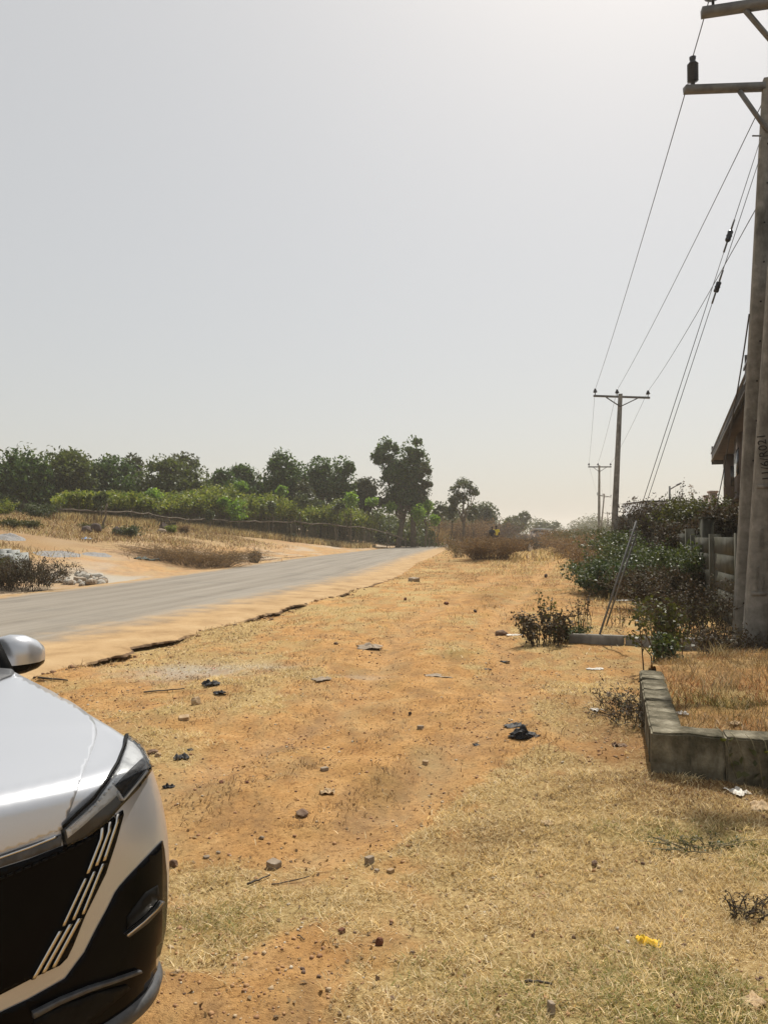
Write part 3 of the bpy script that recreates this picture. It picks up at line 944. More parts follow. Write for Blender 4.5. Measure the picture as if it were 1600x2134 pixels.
    hl = patch('headlight', outer, MAT['lampdark'], .003, 5, even=.8)
    patch('reflector', [(136, 1730), (166, 1704), (198, 1673), (226, 1634), (248, 1598), (262, 1560), (265, 1544), (276, 1550), (289, 1564), (297, 1580), (284, 1598), (262, 1632), (246, 1656), (224, 1676), (196, 1700), (172, 1722), (140, 1748)], MAT['reflector'], .0065, 6, parent=hl, even=.8)
    patch('lamp_divider', [(236, 1640), (262, 1612), (292, 1584), (301, 1592), (284, 1612), (262, 1640), (250, 1658), (246, 1652)], MAT['lampdark'], .0095, 6, parent=hl, even=.8)
    patch('drl_strip', [(242, 1650), (252, 1666), (284, 1628), (301, 1606), (304, 1610), (284, 1635), (254, 1670), (248, 1668), (240, 1654)], MAT['drl'], .0115, 6, parent=hl, even=.8)
    for i in range(6):
        u0, v0 = 182 + 10 * i, 1690 - 11 * i
        patch('reflector_fin', [(u0, v0), (u0 + 5, v0 - 5), (u0 + 8, v0 - 3), (u0 + 3, v0 + 3)], MAT['drl'], .010, 8, parent=hl)
    patch('lamp_trim', [(143, 1722), (170, 1698), (198, 1672), (200, 1675), (172, 1702), (145, 1727)], MAT['drl'], .0095, 8, parent=hl)
    patch('lens', outer, MAT['lens'], .017, 5, parent=hl, depth=.014, even=.8)
    patch('lamp_seal', [(127, 1724), (158, 1693), (190, 1664), (218, 1626), (240, 1591), (254, 1557), (257, 1536), (263, 1536), (260, 1547), (255, 1562), (243, 1595), (221, 1631), (193, 1670), (161, 1699), (130, 1730)], MAT['satin'], .0185, 5, parent=hl, even=.8)
    # front splitter: a lip swept along the lower outline, standing proud of the body
    g = Geo()
    base = rows[2][:120]
    full = np.concatenate([(base * [1, -1, 1])[::-1], base[1:]])
    prof = [(-.01, .075), (.022, .066), (.030, .05), (.022, .02), (-.02, -.005), (-.09, -.015)]
    cen = np.array([-.9, 0])
    d = full[:, :2] - cen; d /= np.linalg.norm(d, axis=1)[:, None]
    R_ = [np.concatenate([full[:, :2] + d * p[0], full[:, 2:3] * 0 + .215 + p[1]], 1) for p in prof]
    n = len(full); m_ = len(prof)
    i = np.arange(m_ - 1)[:, None] * n; j = np.arange(n - 1)[None]
    g.add(tow(np.concatenate(R_)), q=np.stack([i + j, i + n + j, i + n + j + 1, i + j + 1], -1).reshape(-1, 4))
    g.build('front_splitter', MAT['greyplastic'], root, smooth=True)
    # greenhouse
    def loft(levels, mat, name):
        g = Geo(); n = len(levels[0])
        g.add(tow(np.concatenate(levels)), q=[(a * n + k, a * n + (k + 1) % n, (a + 1) * n + (k + 1) % n, (a + 1) * n + k) for a in range(len(levels) - 1) for k in range(n)])
        return g
    def ringp(xf, xb, w, z, cf=.5, n=24):
        pts = []
        for y in np.linspace(-w, w, n): pts.append((xf - cf * .28 * (abs(y) / w) ** 2.4, y, z))
        for y in np.linspace(w, -w, n): pts.append((xb + .10 * (abs(y) / w) ** 3, y, z))
        return np.array(pts)
    L0 = ringp(-1.2, -4.12, .73, 1.05); L1 = ringp(-1.78, -3.98, .65, 1.46); L2 = ringp(-2.02, -3.85, .595, 1.565); L3 = ringp(-2.4, -3.6, .3, 1.61)
    g = loft([L0, L1], None, '')
    gh = g.build('window_glass', MAT['glassdark'], root, smooth=False)
    g = loft([L1, L2, L3], None, '')
    g.add(tow(L3), q=[(k, k + 1, 46 - k, 47 - k) for k in range(23)])
    rf = g.build('roof', MAT['paint'], root, smooth=True)
    for s in (-1, 1):
        g = Geo()
        g.tube(tow([(-1.34, s * .715, 1.045), (-1.56, s * .69, 1.22), (-1.88, s * .645, 1.46), (-2.1, s * .59, 1.565)]), [.035, .034, .032, .03], 8)
        g.build('windscreen_pillar', MAT['satin'], root, smooth=True)
        for xx in (-2.45, -3.3):
            g = Geo(); g.tube(tow([(xx, s * .79, 1.04), (xx - .05, s * .675, 1.46)]), .03, 6); g.build('door_pillar', MAT['satin'], root)
    # dark cowl corner at the foot of the pillar
    patch('cowl_trim', [(-60, 1418), (-10, 1384), (14, 1386), (26, 1398), (29, 1406), (24, 1413), (4, 1421), (-40, 1446)], MAT['greyplastic'], .012, 9)
    # door mirrors
    for s in (1, -1):
        def sec(y, xc, zc, lx, lz, n=18):
            th = np.linspace(0, 2 * np.pi, n, endpoint=False)
            c_, s_ = np.cos(th), np.sin(th)
            return np.stack([xc + lx * np.sign(c_) * np.abs(c_) ** .75, np.full(n, s * y), zc + lz * np.sign(s_) * np.abs(s_) ** .8], 1)
        secs = [sec(.765, -1.70, 1.085, .04, .06), sec(.78, -1.69, 1.09, .06, .085), sec(.83, -1.68, 1.094, .078, .093), sec(.89, -1.69, 1.092, .08, .088), sec(.945, -1.71, 1.084, .072, .070), sec(.985, -1.735, 1.076, .053, .046), sec(1.0, -1.75, 1.070, .02, .016)]
        n = 18
        def part(zlo, zhi, nm, mat, grow):
            g = Geo()
            V = np.concatenate(secs); 
            cz = np.repeat([1.085, 1.09, 1.094, 1.092, 1.084, 1.076, 1.070], n)
            q = [(a * n + k, a * n + (k + 1) % n, (a + 1) * n + (k + 1) % n, (a + 1) * n + k) for a in range(6) for k in range(n)]
            q = [f if s > 0 else f[::-1] for f in q]
            zc_ = [math.sin((k + .5) * 2 * math.pi / n) for a in range(6) for k in range(n)]
            keep = [f for f, z in zip(q, zc_) if zlo <= z < zhi]
            g.add(tow(V), q=keep)
            return g.build(nm, mat, root, smooth=True)
        mh = part(-.42, 9, 'mirror_cap', MAT['paint'], 0)
        part(-9, -.42, 'mirror_base', MAT['gloss'], 0)
        g = Geo(); g.tube(tow([(-1.62, s * .73, 1.01), (-1.69, s * .82, 1.03)]), [.03, .026], 8)
        g.build('mirror_arm', MAT['gloss'], root, smooth=True)
    # wheels
    for xw in (-.86, -3.52):
        for s in (-1, 1):
            c0 = cM @ Vector((xw, s * .77, .345))
            ax = cM.to_3x3() @ Vector((0, s, 0))
            g = Geo(); g.lathe([(.215, -.11), (.31, -.115), (.345, -.08), (.345, .08), (.31, .115), (.215, .11)], c0, 36, ax)
            ty = g.build('wheel', MAT['tyre'], root, smooth=True)
            g = Geo(); g.lathe([(.215, .10), (.20, .085), (.06, .07), (.001, .08)], c0, 30, ax)
            rm = g.build('rim', MAT['alloy'], root, smooth=False); rm.parent = ty
            g = Geo()
            th = np.linspace(-.15, math.pi + .15, 24)
            P = [(xw + .40 * math.cos(t), s * (.885 - .0), .345 + .40 * math.sin(t)) for t in th]
            g.tube(tow(P), .028, 6); g.build('arch_trim', MAT['satin'], root, smooth=True)
    for s in (-1, 1):
        g = Geo(); g.tube(tow([(-1.3, s * .84, .24), (-3.1, s * .84, .24)]), .06, 8); g.build('sill_trim', MAT['satin'], root, smooth=True)
        for xx in (-1.95, -2.85):
            g = Geo(); g.tube(tow([(xx, s * .868, .90), (xx - .05, s * .885, .905), (xx - .15, s * .885, .905), (xx - .2, s * .868, .90)]), .012, 6); g.build('door_handle', MAT['paint'], root, smooth=True)
        g = Geo(); g.tube(tow([(-4.22, s * .55, .88), (-4.05, s * .82, .90), (-3.85, s * .87, .91)]), [.05, .055, .03], 8); g.build('tail_light', MAT['redlamp'], root, smooth=True)
    return root


MAT['redlamp'] = simple('red lamp', [(.3, (.25, .01, .01)), (.7, (.35, .02, .02))], 10, .2, bs=0, spec=.5)
CAR = car()

# ---------------------------------------------------------------- poles and wires
def rectpole(g, p0, p1, w0, d0, w1, d1, ch=.07, yaw=0.25):
    """tapered, chamfered rectangular pole from p0 to p1"""
    lv = []
    for p, w, d in ((p0, w0, d0), (p1, w1, d1)):
        a, b = w / 2, d / 2
        c = min(a, b) * ch * 2
        pts = [(-a + c, -b), (a - c, -b), (a, -b + c), (a, b - c), (a - c, b), (-a + c, b), (-a, b - c), (-a, -b + c)]
        cy, sy = math.cos(-yaw), math.sin(-yaw)
        lv.append([(p[0] + x * cy - y * sy, p[1] + x * sy + y * cy, p[2]) for x, y in pts])
    V = lv[0] + lv[1]
    g.add(V, q=[(k, (k + 1) % 8, 8 + (k + 1) % 8, 8 + k) for k in range(8)])
    g.add(lv[1] + [tuple(np.mean(lv[1], 0))], t=[(k, (k + 1) % 8, 8) for k in range(8)])


def bar(g, a, b, w, h):
    """rectangular bar between two points"""
    a = Vector(a); b = Vector(b)
    d = (b - a); L = d.length; d.normalize()
    up = Vector((0, 0, 1)) if abs(d.z) < .95 else Vector((1, 0, 0))
    s = d.cross(up).normalized(); u = s.cross(d)
    rot = np.array([[d[i], s[i], u[i]] for i in range(3)])
    g.box(((a + b) / 2)[:], (L, w, h), rot)


def insulator(par, p, s=1.0, tall=False):
    g = Geo()
    if tall:
        prof = [(.001, 0), (.03, 0), (.03, .05)]
        for k in range(8):
            z = .07 + k * .034
            prof += [(.052, z), (.082, z + .010), (.082, z + .018), (.052, z + .028)]
        prof += [(.055, .36), (.028, .38), (.045, .40), (.05, .44), (.001, .445)]
    else:
        prof = [(.001, 0), (.018, 0), (.018, .10), (.06, .11), (.11, .14), (.11, .16), (.06, .18), (.085, .20), (.085, .22), (.05, .25), (.055, .30), (.03, .32), (.001, .32)]
    g.lathe([(r * s, z * s) for r, z in prof], p, 14)
    return g.build('insulator', MAT['insul'], par, smooth=True)


def concrete_pole(base, top, label, w0, w1, arm=None, braces=True, ins=(), near=False, tall=False, armw=.11):
    r = thing('power_pole', label, 'power pole', base, 'concrete power poles along the track')
    g = Geo(); rectpole(g, Vector(base) - Vector((0, 0, .3)), top, w0, w0 * .8, w1, w1 * .8)
    if not near:
        g.build('shaft', MAT['pole'], r)
    else:
        g.build('shaft', MAT['pole'], r)
    if arm:
        a, b = Vector(arm[0]), Vector(arm[1])
        g = Geo(); bar(g, a, b, armw, armw * .95)
        ca = g.build('crossarm', MAT['steel'], r)
        mid = Vector(top) + (Vector(base) - Vector(top)) * 0.0
        if braces:
            low = Vector(top).lerp(Vector(base), .10 if near else .08)
            for s in (.22, .78) if braces is True else braces:
                g = Geo(); bar(g, a.lerp(b, s) - Vector((0, .02, armw / 2)), low + Vector((0, -w1 * .45, 0)), .05, .05)
                g.build('brace', MAT['steel'], r)
        for s in ins:
            p = a.lerp(b, s) + Vector((0, 0, armw / 2))
            insulator(r, p, 1.0, tall)
    return r


# nearest pole, cut by the right edge
PA0 = at(1566, 1362, 10.4); PA0.z = .0
PA1 = Vector((5.62, 10.35, 8.9))
PAarm = (at(1461, 27, 9.95), at(1600, 6, 9.82) + (at(1600, 6, 9.82) - at(1461, 27, 9.95)) * 1.9)
poleA = concrete_pole(PA0, PA1, 'nearest concrete power pole with black handwriting on its face', .285, .19, PAarm, True, (.06, .5, .94), near=True)
# raised panel and lettering on its face
def on_pole(u, v, off=.012):
    # point on the camera-facing face of the near pole
    t = (at(u, v, 10.3).z - PA0.z) / (PA1.z - PA0.z)
    w = .285 + (.19 - .285) * t
    c = PA0.lerp(PA1, t)
    x = at(u, v, 10.3).x
    y = c.y - w * .8 / 2 / math.cos(.25) - off + (x - c.x) * -math.tan(.25)
    a, b = ray(u, v)
    return Vector((a * y, y, H + b * y))


def text_on_pole(name, s, u, v, size, mat, rotdeg, depth=.003, off=.004):
    cu = bpy.data.curves.new(name, 'FONT')
    cu.body = s; cu.size = size; cu.extrude = depth; cu.align_x = 'LEFT'
    o = bpy.data.objects.new(name, cu); COL.objects.link(o)
    dg = bpy.context.evaluated_depsgraph_get()
    me = bpy.data.meshes.new_from_object(o.evaluated_get(dg))
    bpy.data.objects.remove(o)
    me.materials.clear(); me.materials.append(mat)
    o = bpy.data.objects.new(name, me); COL.objects.link(o)
    p = on_pole(u, v, off)
    Mx = Matrix.Translation(p - poleA.location) @ Matrix.Rotation(-.25, 4, 'Z') @ Matrix.Rotation(R(90), 4, 'X') @ Matrix.Rotation(R(rotdeg), 4, 'Z')
    me.transform(Mx)
    o.parent = poleA
    return o


text_on_pole('painted_number', '11/6/R021', 1606, 1002, .155, MAT['paint_black'], 96)
text_on_pole('raised_lettering', 'L.ISKALPROVE', 1578, 1232, .052, MAT['pole'], 86, .006)
text_on_pole('raised_lettering', 'ATGEX 7', 1592, 1232, .052, MAT['pole'], 86, .006)
text_on_pole('raised_lettering', '(07/SZE2', 1590, 1143, .075, MAT['pole'], 87, .006)
for v in (1014, 1238):
    g = Geo(); c = on_pole(1580 if v > 1100 else 1592, v, .002); g.box(c, (.19, .012, .05), np.array(Matrix.Rotation(-.25, 3, 'Z'))); g.build('cast_rib', MAT['pole'], poleA)

# second pole just behind it
PB0 = at(1543, 1336, 11.6); PB0.z = .0
PB1 = Vector(at(1601, 165, 11.5))
armB = (at(1426, 187, 11.35), at(1426, 187, 11.35) + (at(1590, 181, 11.5) - at(1426, 187, 11.35)) * 2.05)
poleB = concrete_pole(PB0, PB1, 'second concrete pole behind the nearest one carrying a ribbed insulator on its arm', .27, .165, armB, (.33, .67), (.05, .95), near=True, tall=True, armw=.105)
for k in range(11):
    t = .12 + .07 * k
    p = PB1.lerp(PB0, t); w = .165 + (.27 - .165) * t
    g = Geo(); g.tube([p + Vector((.0 + .02 * (k % 2), -w * .42, 0)), p + Vector((.02 * (k % 2), -w * .40 - .012, 0))], .014, 8); g.build('bolt_hole', MAT['paint_black'], poleB)
for (u0, v0, u1, v1) in ((1567, 283, 1584, 283),):
    g = Geo(); g.tube([at(u0, v0, 11.35), at(u1, v1, 11.4)], .012, 6); g.build('step_bolt', MAT['steel'], poleB)

# third and farther poles
def farpole(base_uv, y, top_uv, arm_l, arm_r, label, w0, w1, yr=0):
    b = at(base_uv[0], base_uv[1], y); b.z = Tz(b.x, b.y)
    t = at(top_uv[0], top_uv[1], y)
    a = (at(arm_l[0], arm_l[1], y + yr), at(arm_r[0], arm_r[1], y - yr))
    return concrete_pole(b, t, label, w0, w1, a, True, (.03, .42, .97), armw=.10 if y < 60 else .12), a


poleC, armC = farpole((1276, 1170), 38, (1292, 821), (1236, 825), (1353, 829), 'tall leaning concrete pole rising out of the dry grass bank, third along the line', .34, .20)
poleD, armD = farpole((1247, 1112), 77, (1248, 970), (1225, 973), (1273, 973), 'straight thin pole with a T crossarm, fourth along the line', .30, .19)
poleE, armE = farpole((1249, 1110), 132, (1258.5, 1029), (1243, 1031), (1273, 1036), 'far pole tilting right with a sloping crossarm behind the straight one', .30, .2)
poleF, armF = farpole((1264, 1104), 230, (1265.5, 1067), (1256, 1069), (1274, 1070), 'faint distant pole showing beside the tilting one', .34, .24)
poleG, armG = farpole((1267, 1104), 360, (1267.5, 1081), (1262, 1082.5), (1273, 1083), 'faintest and farthest pole on the horizon, just below the distant crossarm', .36, .26)


def wire(name, pts, label, cat, r=.006, group=None, sag=.012):
    P = []
    for a, b in zip(pts[:-1], pts[1:]):
        a, b = Vector(a), Vector(b); L = (b - a).length
        n = 14
        for k in range(n):
            t = k / n
            p = a.lerp(b, t); p.z -= 4 * t * (1 - t) * L * sag; P.append(p)
    P.append(Vector(pts[-1]))
    g = Geo(); g.tube([p[:] for p in P], r, 5)
    o = g.build(name, MAT['wire'], None, smooth=True)
    return tag(o, label, cat, group)


up = Vector((0, 0, .32))
insp = lambda a, s: Vector(a[0]).lerp(Vector(a[1]), s) + Vector((0, 0, .33))
gw = 'overhead conductors strung along the poles'
iA = Vector(PAarm[0]).lerp(Vector(PAarm[1]), .06) + Vector((0, 0, .33))
tB = Vector(armB[0]).lerp(Vector(armB[1]), .05) + Vector((0, 0, .49))
tB0 = Vector(armB[0]).lerp(Vector(armB[1]), .05) + Vector((-.05, 0, .17))
wire('power_line', [iA, tB + Vector((0, 0, 0)), tB0, insp(armC, .03), insp(armD, .03), insp(armE, .03), insp(armF, .03)], 'leftmost overhead wire running down from the tall ribbed insulator', 'power line', .0075, gw, sag=.006)
wire('power_line', [at(1592, 205, 11.55), insp(armC, .42), insp(armD, .42), insp(armE, .42), insp(armF, .42)], 'middle overhead wire, ending on the second insulator of the leaning pole', 'power line', .0075, gw, .006)
wire('power_line', [at(1640, 335, 11.0), at(1600, 407, 11.5) + Vector((0, .3, 0)), insp(armC, .97), insp(armD, .97), insp(armE, .97), insp(armF, .97)], 'rightmost overhead wire, passing behind the second pole to the right-hand insulator', 'power line', .0075, gw, .006)

# stay wires with egg insulators and rods into the ground
def stay(top, anchor_uv, ins_t, label, rodlen=1.9):
    an = gnd(*anchor_uv)
    r = thing('stay_wire', label, 'stay wire', an, 'stay wires of the second pole')
    top = Vector(top)
    rt = an + (top - an).normalized() * rodlen
    ip = an.lerp(top, ins_t)
    d = (top - an).normalized()
    g = Geo(); g.tube([rt[:], (ip - d * .12)[:]], .0055, 5); g.build('strand', MAT['wire'], r)
    g = Geo(); g.tube([(ip + d * .12)[:], top[:]], .0055, 5); g.build('strand', MAT['wire'], r)
    g = Geo(); g.tube([(an - d * .2)[:], rt[:]], .016, 6); g.build('anchor_rod', MAT['steel'], r)
    g = Geo(); g.lathe([(.001, -.085), (.03, -.085), (.042, -.06), (.036, -.02), (.045, .0), (.036, .02), (.042, .06), (.03, .085), (.001, .085)], ip, 12, d); g.build('egg_insulator', MAT['insul'], r, smooth=True)
    for s in (-1, 1):
        g = Geo(); g.tube([(ip + d * s * .09)[:], (ip + d * s * .26)[:]], .014, 6); g.build('wire_grip', MAT['steel'], r)
    th = np.linspace(0, 2 * np.pi, 13)
    rp = an + d * rodlen * .9
    sx = d.cross(Vector((0, 1, 0))).normalized(); sz = d
    g = Geo(); g.tube([(rp + (sx * math.cos(t) + sz * math.sin(t)) * .05)[:] for t in th], .012, 6, cap=False); g.build('turnbuckle', MAT['steel'], r)
    return r


stay(at(1586, 283, 11.35), (1243, 1340), .80, 'stay wire with its small insulator higher up and its rod nearer the low kerb')
stay(at(1582, 330, 11.4), (1262, 1305), .755, 'stay wire whose bulkier insulator hangs lower, close beside the other stay', 1.75)

# cable dropping from the second pole in front of the house
wire('service_cable', [at(1560, 655, 11.35), at(1527, 858, 14.5), at(1490, 1060, 21.0)], 'dark slack cable dropping from the second pole across the house front', 'cable', .012, None, .02)

# ---------------------------------------------------------------- boundary wall
def wallpt(y, off=0):
    return float(wall_x(np.array(y))) + off


def precast_wall(y0, y1, top0, top1, label, pit=2.2, posts=True, jag=False, cat='wall'):
    r = thing('boundary_wall', label, cat, (wallpt(y0), y0, Tz(wallpt(y0), y0)), 'grey boundary walls beside the track')
    n = max(1, int(round((y1 - y0) / pit)))
    ys = np.linspace(y0, y1, n + 1)
    for k in range(n):
        a, b = ys[k], ys[k + 1]
        ta = top0 + (top1 - top0) * k / n; tb = top0 + (top1 - top0) * (k + 1) / n
        z0 = Tz(wallpt((a + b) / 2), (a + b) / 2) - .1
        h = (ta + tb) / 2 - z0
        m_ = 5
        g = Geo()
        for i in range(m_):          # courses as one panel, joints recessed
            zc = z0 + h * (i + .5) / m_
            pa = Vector((wallpt(a + .09), a + .09, zc)); pb = Vector((wallpt(b - .09), b - .09, zc))
            off = Vector((rng.uniform(-.006, .006), 0, 0))
            bar(g, pa + off, pb + off, .07, h / m_ - .012)
        bar(g, (wallpt(a + .09) + .008, a + .09, z0 + h * .49), (wallpt(b - .09) + .008, b - .09, z0 + h * .49), .05, h * .97)
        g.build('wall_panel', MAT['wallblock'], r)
    for k, y in enumerate(ys):
        t = top0 + (top1 - top0) * k / n + (rng.uniform(.08, .42) if jag else .06)
        z0 = Tz(wallpt(y), y) - .1
        g = Geo(); g.box((wallpt(y), y, (z0 + t) / 2), (.20, .16, t - z0), np.array(Matrix.Rotation(-.24, 3, 'Z')))
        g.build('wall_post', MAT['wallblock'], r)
    return r


precast_wall(10.4, 17.6, 1.62, 1.56, 'nearest stretch of grey panel wall showing beside the two close poles', 2.4)
precast_wall(18.4, 29.0, 1.62, 1.9, 'middle stretch of grey wall buried in dry thicket', 2.6, jag=True)
precast_wall(29.6, 62.0, 2.15, 2.55, 'far stretch of grey wall with jagged post tops behind the tall leaning pole', 1.6, jag=True)
# broad dark post where the panels end
yp = 18.0
r = thing('gate_post', 'dark broad post standing where the nearest wall panels end', 'post', (wallpt(yp), yp, 0))
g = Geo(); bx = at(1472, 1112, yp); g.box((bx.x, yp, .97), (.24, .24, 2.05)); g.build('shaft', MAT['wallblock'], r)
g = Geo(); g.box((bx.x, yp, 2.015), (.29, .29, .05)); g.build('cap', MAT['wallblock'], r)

# ---------------------------------------------------------------- the two-storey house
def house():
    dv = Vector((.38, 1, 0)).normalized(); nv = Vector((dv.y, -dv.x, 0))     # nv points away from the track
    E0 = at(1483, 957, 36); zE = E0.z
    base = Vector((E0.x, E0.y, 0))
    r = thing('house', 'ochre two storey house with dark eaves and projecting window bays behind the grey wall', 'house', (base + nv * 2)[:])

    def P(s, n, z):  # s metres toward the camera from the far end, n metres back
        q = base - dv * s + nv * n
        return (q.x, q.y, z)
    rot = np.array([[-dv.x, nv.x, 0], [-dv.y, nv.y, 0], [0, 0, 1]])

    def blk(nm, s0, s1, n0, n1, z0, z1, mat, par=r):
        g = Geo(); g.box(P((s0 + s1) / 2, (n0 + n1) / 2, (z0 + z1) / 2), (s1 - s0, n1 - n0, z1 - z0), rot)
        o = g.build(nm, mat, r)
        if par is not r: o.parent = par
        return o
    SL = 30.0
    wl = blk('wall', .6, SL, 1.15, 9.0, -.5, zE - .02, MAT['plaster'])
    # bays
    for s0, s1, zb in ((.9, 2.6, 2.95), (8.0, 10.6, 2.95), (19.3, 21.3, 2.95)):
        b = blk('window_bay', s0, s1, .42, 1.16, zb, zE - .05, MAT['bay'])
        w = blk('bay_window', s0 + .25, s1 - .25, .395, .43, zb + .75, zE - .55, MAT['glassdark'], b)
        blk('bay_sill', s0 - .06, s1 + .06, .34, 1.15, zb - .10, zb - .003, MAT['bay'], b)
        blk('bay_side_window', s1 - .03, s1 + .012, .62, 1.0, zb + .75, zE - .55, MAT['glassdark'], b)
    for s0 in (4.0, 12.6, 15.6, 23.4):
        w = blk('window', s0, s0 + 1.5, 1.125, 1.16, 3.5, 4.75, MAT['glassdark'])
        blk('window_frame', s0 - .09, s0 + 1.59, 1.10, 1.13, 3.40, 3.49, MAT['bay'], w)
        blk('window_frame', s0 - .09, s0 + 1.59, 1.10, 1.13, 4.76, 4.85, MAT['bay'], w)
        w = blk('window', s0, s0 + 1.5, 1.125, 1.16, .9, 2.2, MAT['glassdark'])
    # eaves: soffit, fascia, light metal edge, roof
    for (s0, s1, n0, zf, nm) in ((-.15, 19.3, 0.0, zE, 'a'), (19.5, SL + .3, -.06, zE + .05, 'b')):
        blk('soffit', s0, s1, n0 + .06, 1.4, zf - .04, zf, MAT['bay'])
        f = blk('fascia', s0, s1, n0 - .02, n0 + .045, zf - .12, zf + .30, MAT['fascia'])
        blk('drip_edge', s0, s1, n0 - .05, n0 - .022, zf - .10, zf - .05, MAT['metalroof'], f)
        blk('end_fascia', s0 - .05, s0, n0 - .02, 3.4, zf - .24, zf + .62, MAT['fascia'])
        g = Geo()
        A = [P(s0, n0 - .06, zf + .305), P(s1, n0 - .06, zf + .305), P(s1, 5.0, zf + 1.5), P(s0, 5.0, zf + 1.5), P(s1, 10.3, zf + .3), P(s0, 10.3, zf + .3)]
        B = [(x, y, z - .06) for x, y, z in A]
        g.add(A + B, q=[(0, 1, 2, 3), (3, 2, 4, 5), (7, 6, 9, 8), (8, 9, 11, 10), (0, 6, 7, 1), (4, 10, 11, 5), (0, 3, 9, 6), (3, 5, 11, 9), (1, 7, 8, 2), (2, 8, 10, 4)])
        g.build('roof', MAT['metalroof'], r)
    return r


house()

# stepped pink piers of the plot beyond the house
for k, (u, v, y) in enumerate(((1464, 1042, 41), (1474, 1032, 39.2), (1484, 1023, 37.4))):
    p = at(u, v, y)
    lb = ('lowest and farthest of three pink plastered piers by the house corner', 'middle one of three pink plastered piers by the house corner', 'tallest pink plastered pier, half behind the house bay')[k]
    r = thing('gate_pier', lb, 'pier', (p.x, p.y, 0), 'pink piers stepping up to the house')
    g = Geo(); g.box((p.x, p.y, p.z / 2 - .2), (.30, .34, p.z + .2)); g.build('shaft', MAT['pink'], r)
    g = Geo(); g.box((p.x, p.y, p.z - .05), (.38, .42, .10)); g.build('cap', MAT['pink'], r)
p0, p1 = at(1452, 1062, 44), at(1502, 1062, 36.6)
g = Geo(); bar(g, (p0.x, p0.y, 1.4), (p1.x + .2, p1.y, 1.4), .16, 3.1); tag(g.build('plot_wall', MAT['pink'], None), 'pale pink plot wall joining the three piers behind the thicket', 'wall')

# white flat building
def white_building():
    y = 62
    a, b = at(1349, 1044, y), at(1466, 1044, y)
    r = thing('white_building', 'long low white flat roofed building behind the dry thicket', 'building', ((a.x + b.x) / 2, y + 3, 0))
    zt = a.z
    g = Geo(); g.box(((a.x + b.x) / 2, y + 3, zt / 2 - .1), (b.x - a.x, 6, zt)); g.build('wall', MAT['white'], r)
    g = Geo(); g.box(((a.x + b.x) / 2, y + 2.95, zt - .02), (b.x - a.x + .3, 6.3, .12)); g.build('roof_edge', MAT['metalroof'], r)
    for u in (1372, 1412, 1446):
        p = at(u, 1075, y)
        g = Geo(); g.box((p.x, y - .02, p.z), (.9, .06, .8)); g.build('window', MAT['glassdark'], r)


white_building()

# street light
y = 48
b = at(1394.5, 1112, y); b.z = Tz(b.x, y); t = at(1394.5, 1013, y)
r = thing('street_lamp', 'slim street lamp with an upward slanting arm above the thicket', 'street lamp', b)
g = Geo(); g.tube([b[:], t[:]], [.085, .06], 8); g.build('post', MAT['steel'], r)
g = Geo(); g.tube([at(1395, 1020, y)[:], at(1412, 1010, y)[:]], .04, 6); g.build('arm', MAT['steel'], r)
g = Geo(); bar(g, at(1409, 1011.5, y), at(1418, 1006.5, y), .2, .09); g.build('lamp_head', MAT['steel'], r)
# thin mast by the white building
b = at(1345, 1100, 55); t = at(1345, 1047, 55)
g = Geo(); g.tube([(b.x, 55, Tz(b.x, 55)), t[:]], [.06, .045], 8); tag(g.build('mast', MAT['steel'], None), 'thin bare mast left of the white building', 'mast')

# water tank on a stand
y = 88
a, b = at(1302, 1052, y), at(1331, 1066, y)
r = thing('water_tank', 'grey square water tank raised on a thin legged stand', 'water tank', ((a.x + b.x) / 2, y, 0))
g = Geo(); g.box(((a.x + b.x) / 2, y, (a.z + b.z) / 2), (b.x - a.x, 1.5, a.z - b.z))
g.add([(a.x, y - .76, a.z), (b.x, y - .76, a.z), (b.x, y + .76, a.z), (a.x, y + .76, a.z), ((a.x + b.x) / 2, y, a.z + .14)], t=[(0, 1, 4), (1, 2, 4), (2, 3, 4), (3, 0, 4)])
g.build('tank', MAT['white'], r)
g = Geo(); g.box(((a.x + b.x) / 2, y, b.z - .08), (b.x - a.x + .35, 1.9, .12)); g.build('platform', MAT['steel'], r)
for i in (0, 1, 2):
    for yy in (-.7, .7):
        x = a.x + (b.x - a.x) * i / 2
        g = Geo(); g.tube([(x, y + yy, 0), (x, y + yy, b.z - .1)], .05, 6); g.build('leg', MAT['steel'], r)

# roadside sheds far down the road
for k, (u0, u1, v, y, lb) in enumerate(((1112, 1146, 1106, 165, 'low roadside shed under a pale blue sheet roof, nearer the walker'), (1150, 1174, 1116, 190, 'small far shed with a white sheet roof at the bend of the road'))):
    a, b = at(u0, v, y), at(u1, v, y)
    zg = Tz(a.x, y)
    r = thing('roadside_shed', lb, 'shed', ((a.x + b.x) / 2, y, zg))
    g = Geo(); g.box(((a.x + b.x) / 2, y + 2, (zg + a.z) / 2 - .2), (b.x - a.x, 3.6, max(.8, a.z - zg - .1))); g.build('wall', MAT['shed'], r)
    g = Geo(); g.box(((a.x + b.x) / 2, y + 1.6, a.z + .05), (b.x - a.x + .7, 5, .1), np.array(Matrix.Rotation(R(-9), 3, 'X') @ Matrix.Rotation(R(3), 3, 'Y'))); g.build('roof', MAT['bluegreyroof'], r)
    g = Geo(); g.box(((a.x + b.x) / 2 - .3, y - 1.8, a.z - .75), ((b.x - a.x) * .6, 1.6, .06), np.array(Matrix.Rotation(R(-14), 3, 'X') @ Matrix.Rotation(R(6), 3, 'Y'))); g.build('awning', MAT['bluegreyroof'], r)

# ---------------------------------------------------------------- block edging, bed and low kerb
BC = gnd(1355, 1610); BC = Vector((BC.x, BC.y, 0))
e1 = Vector((.30, 1, 0)).normalized(); e2 = Vector((1, -.30, 0)).normalized()
bed_group = 'sandcrete edging blocks of the raised bed'


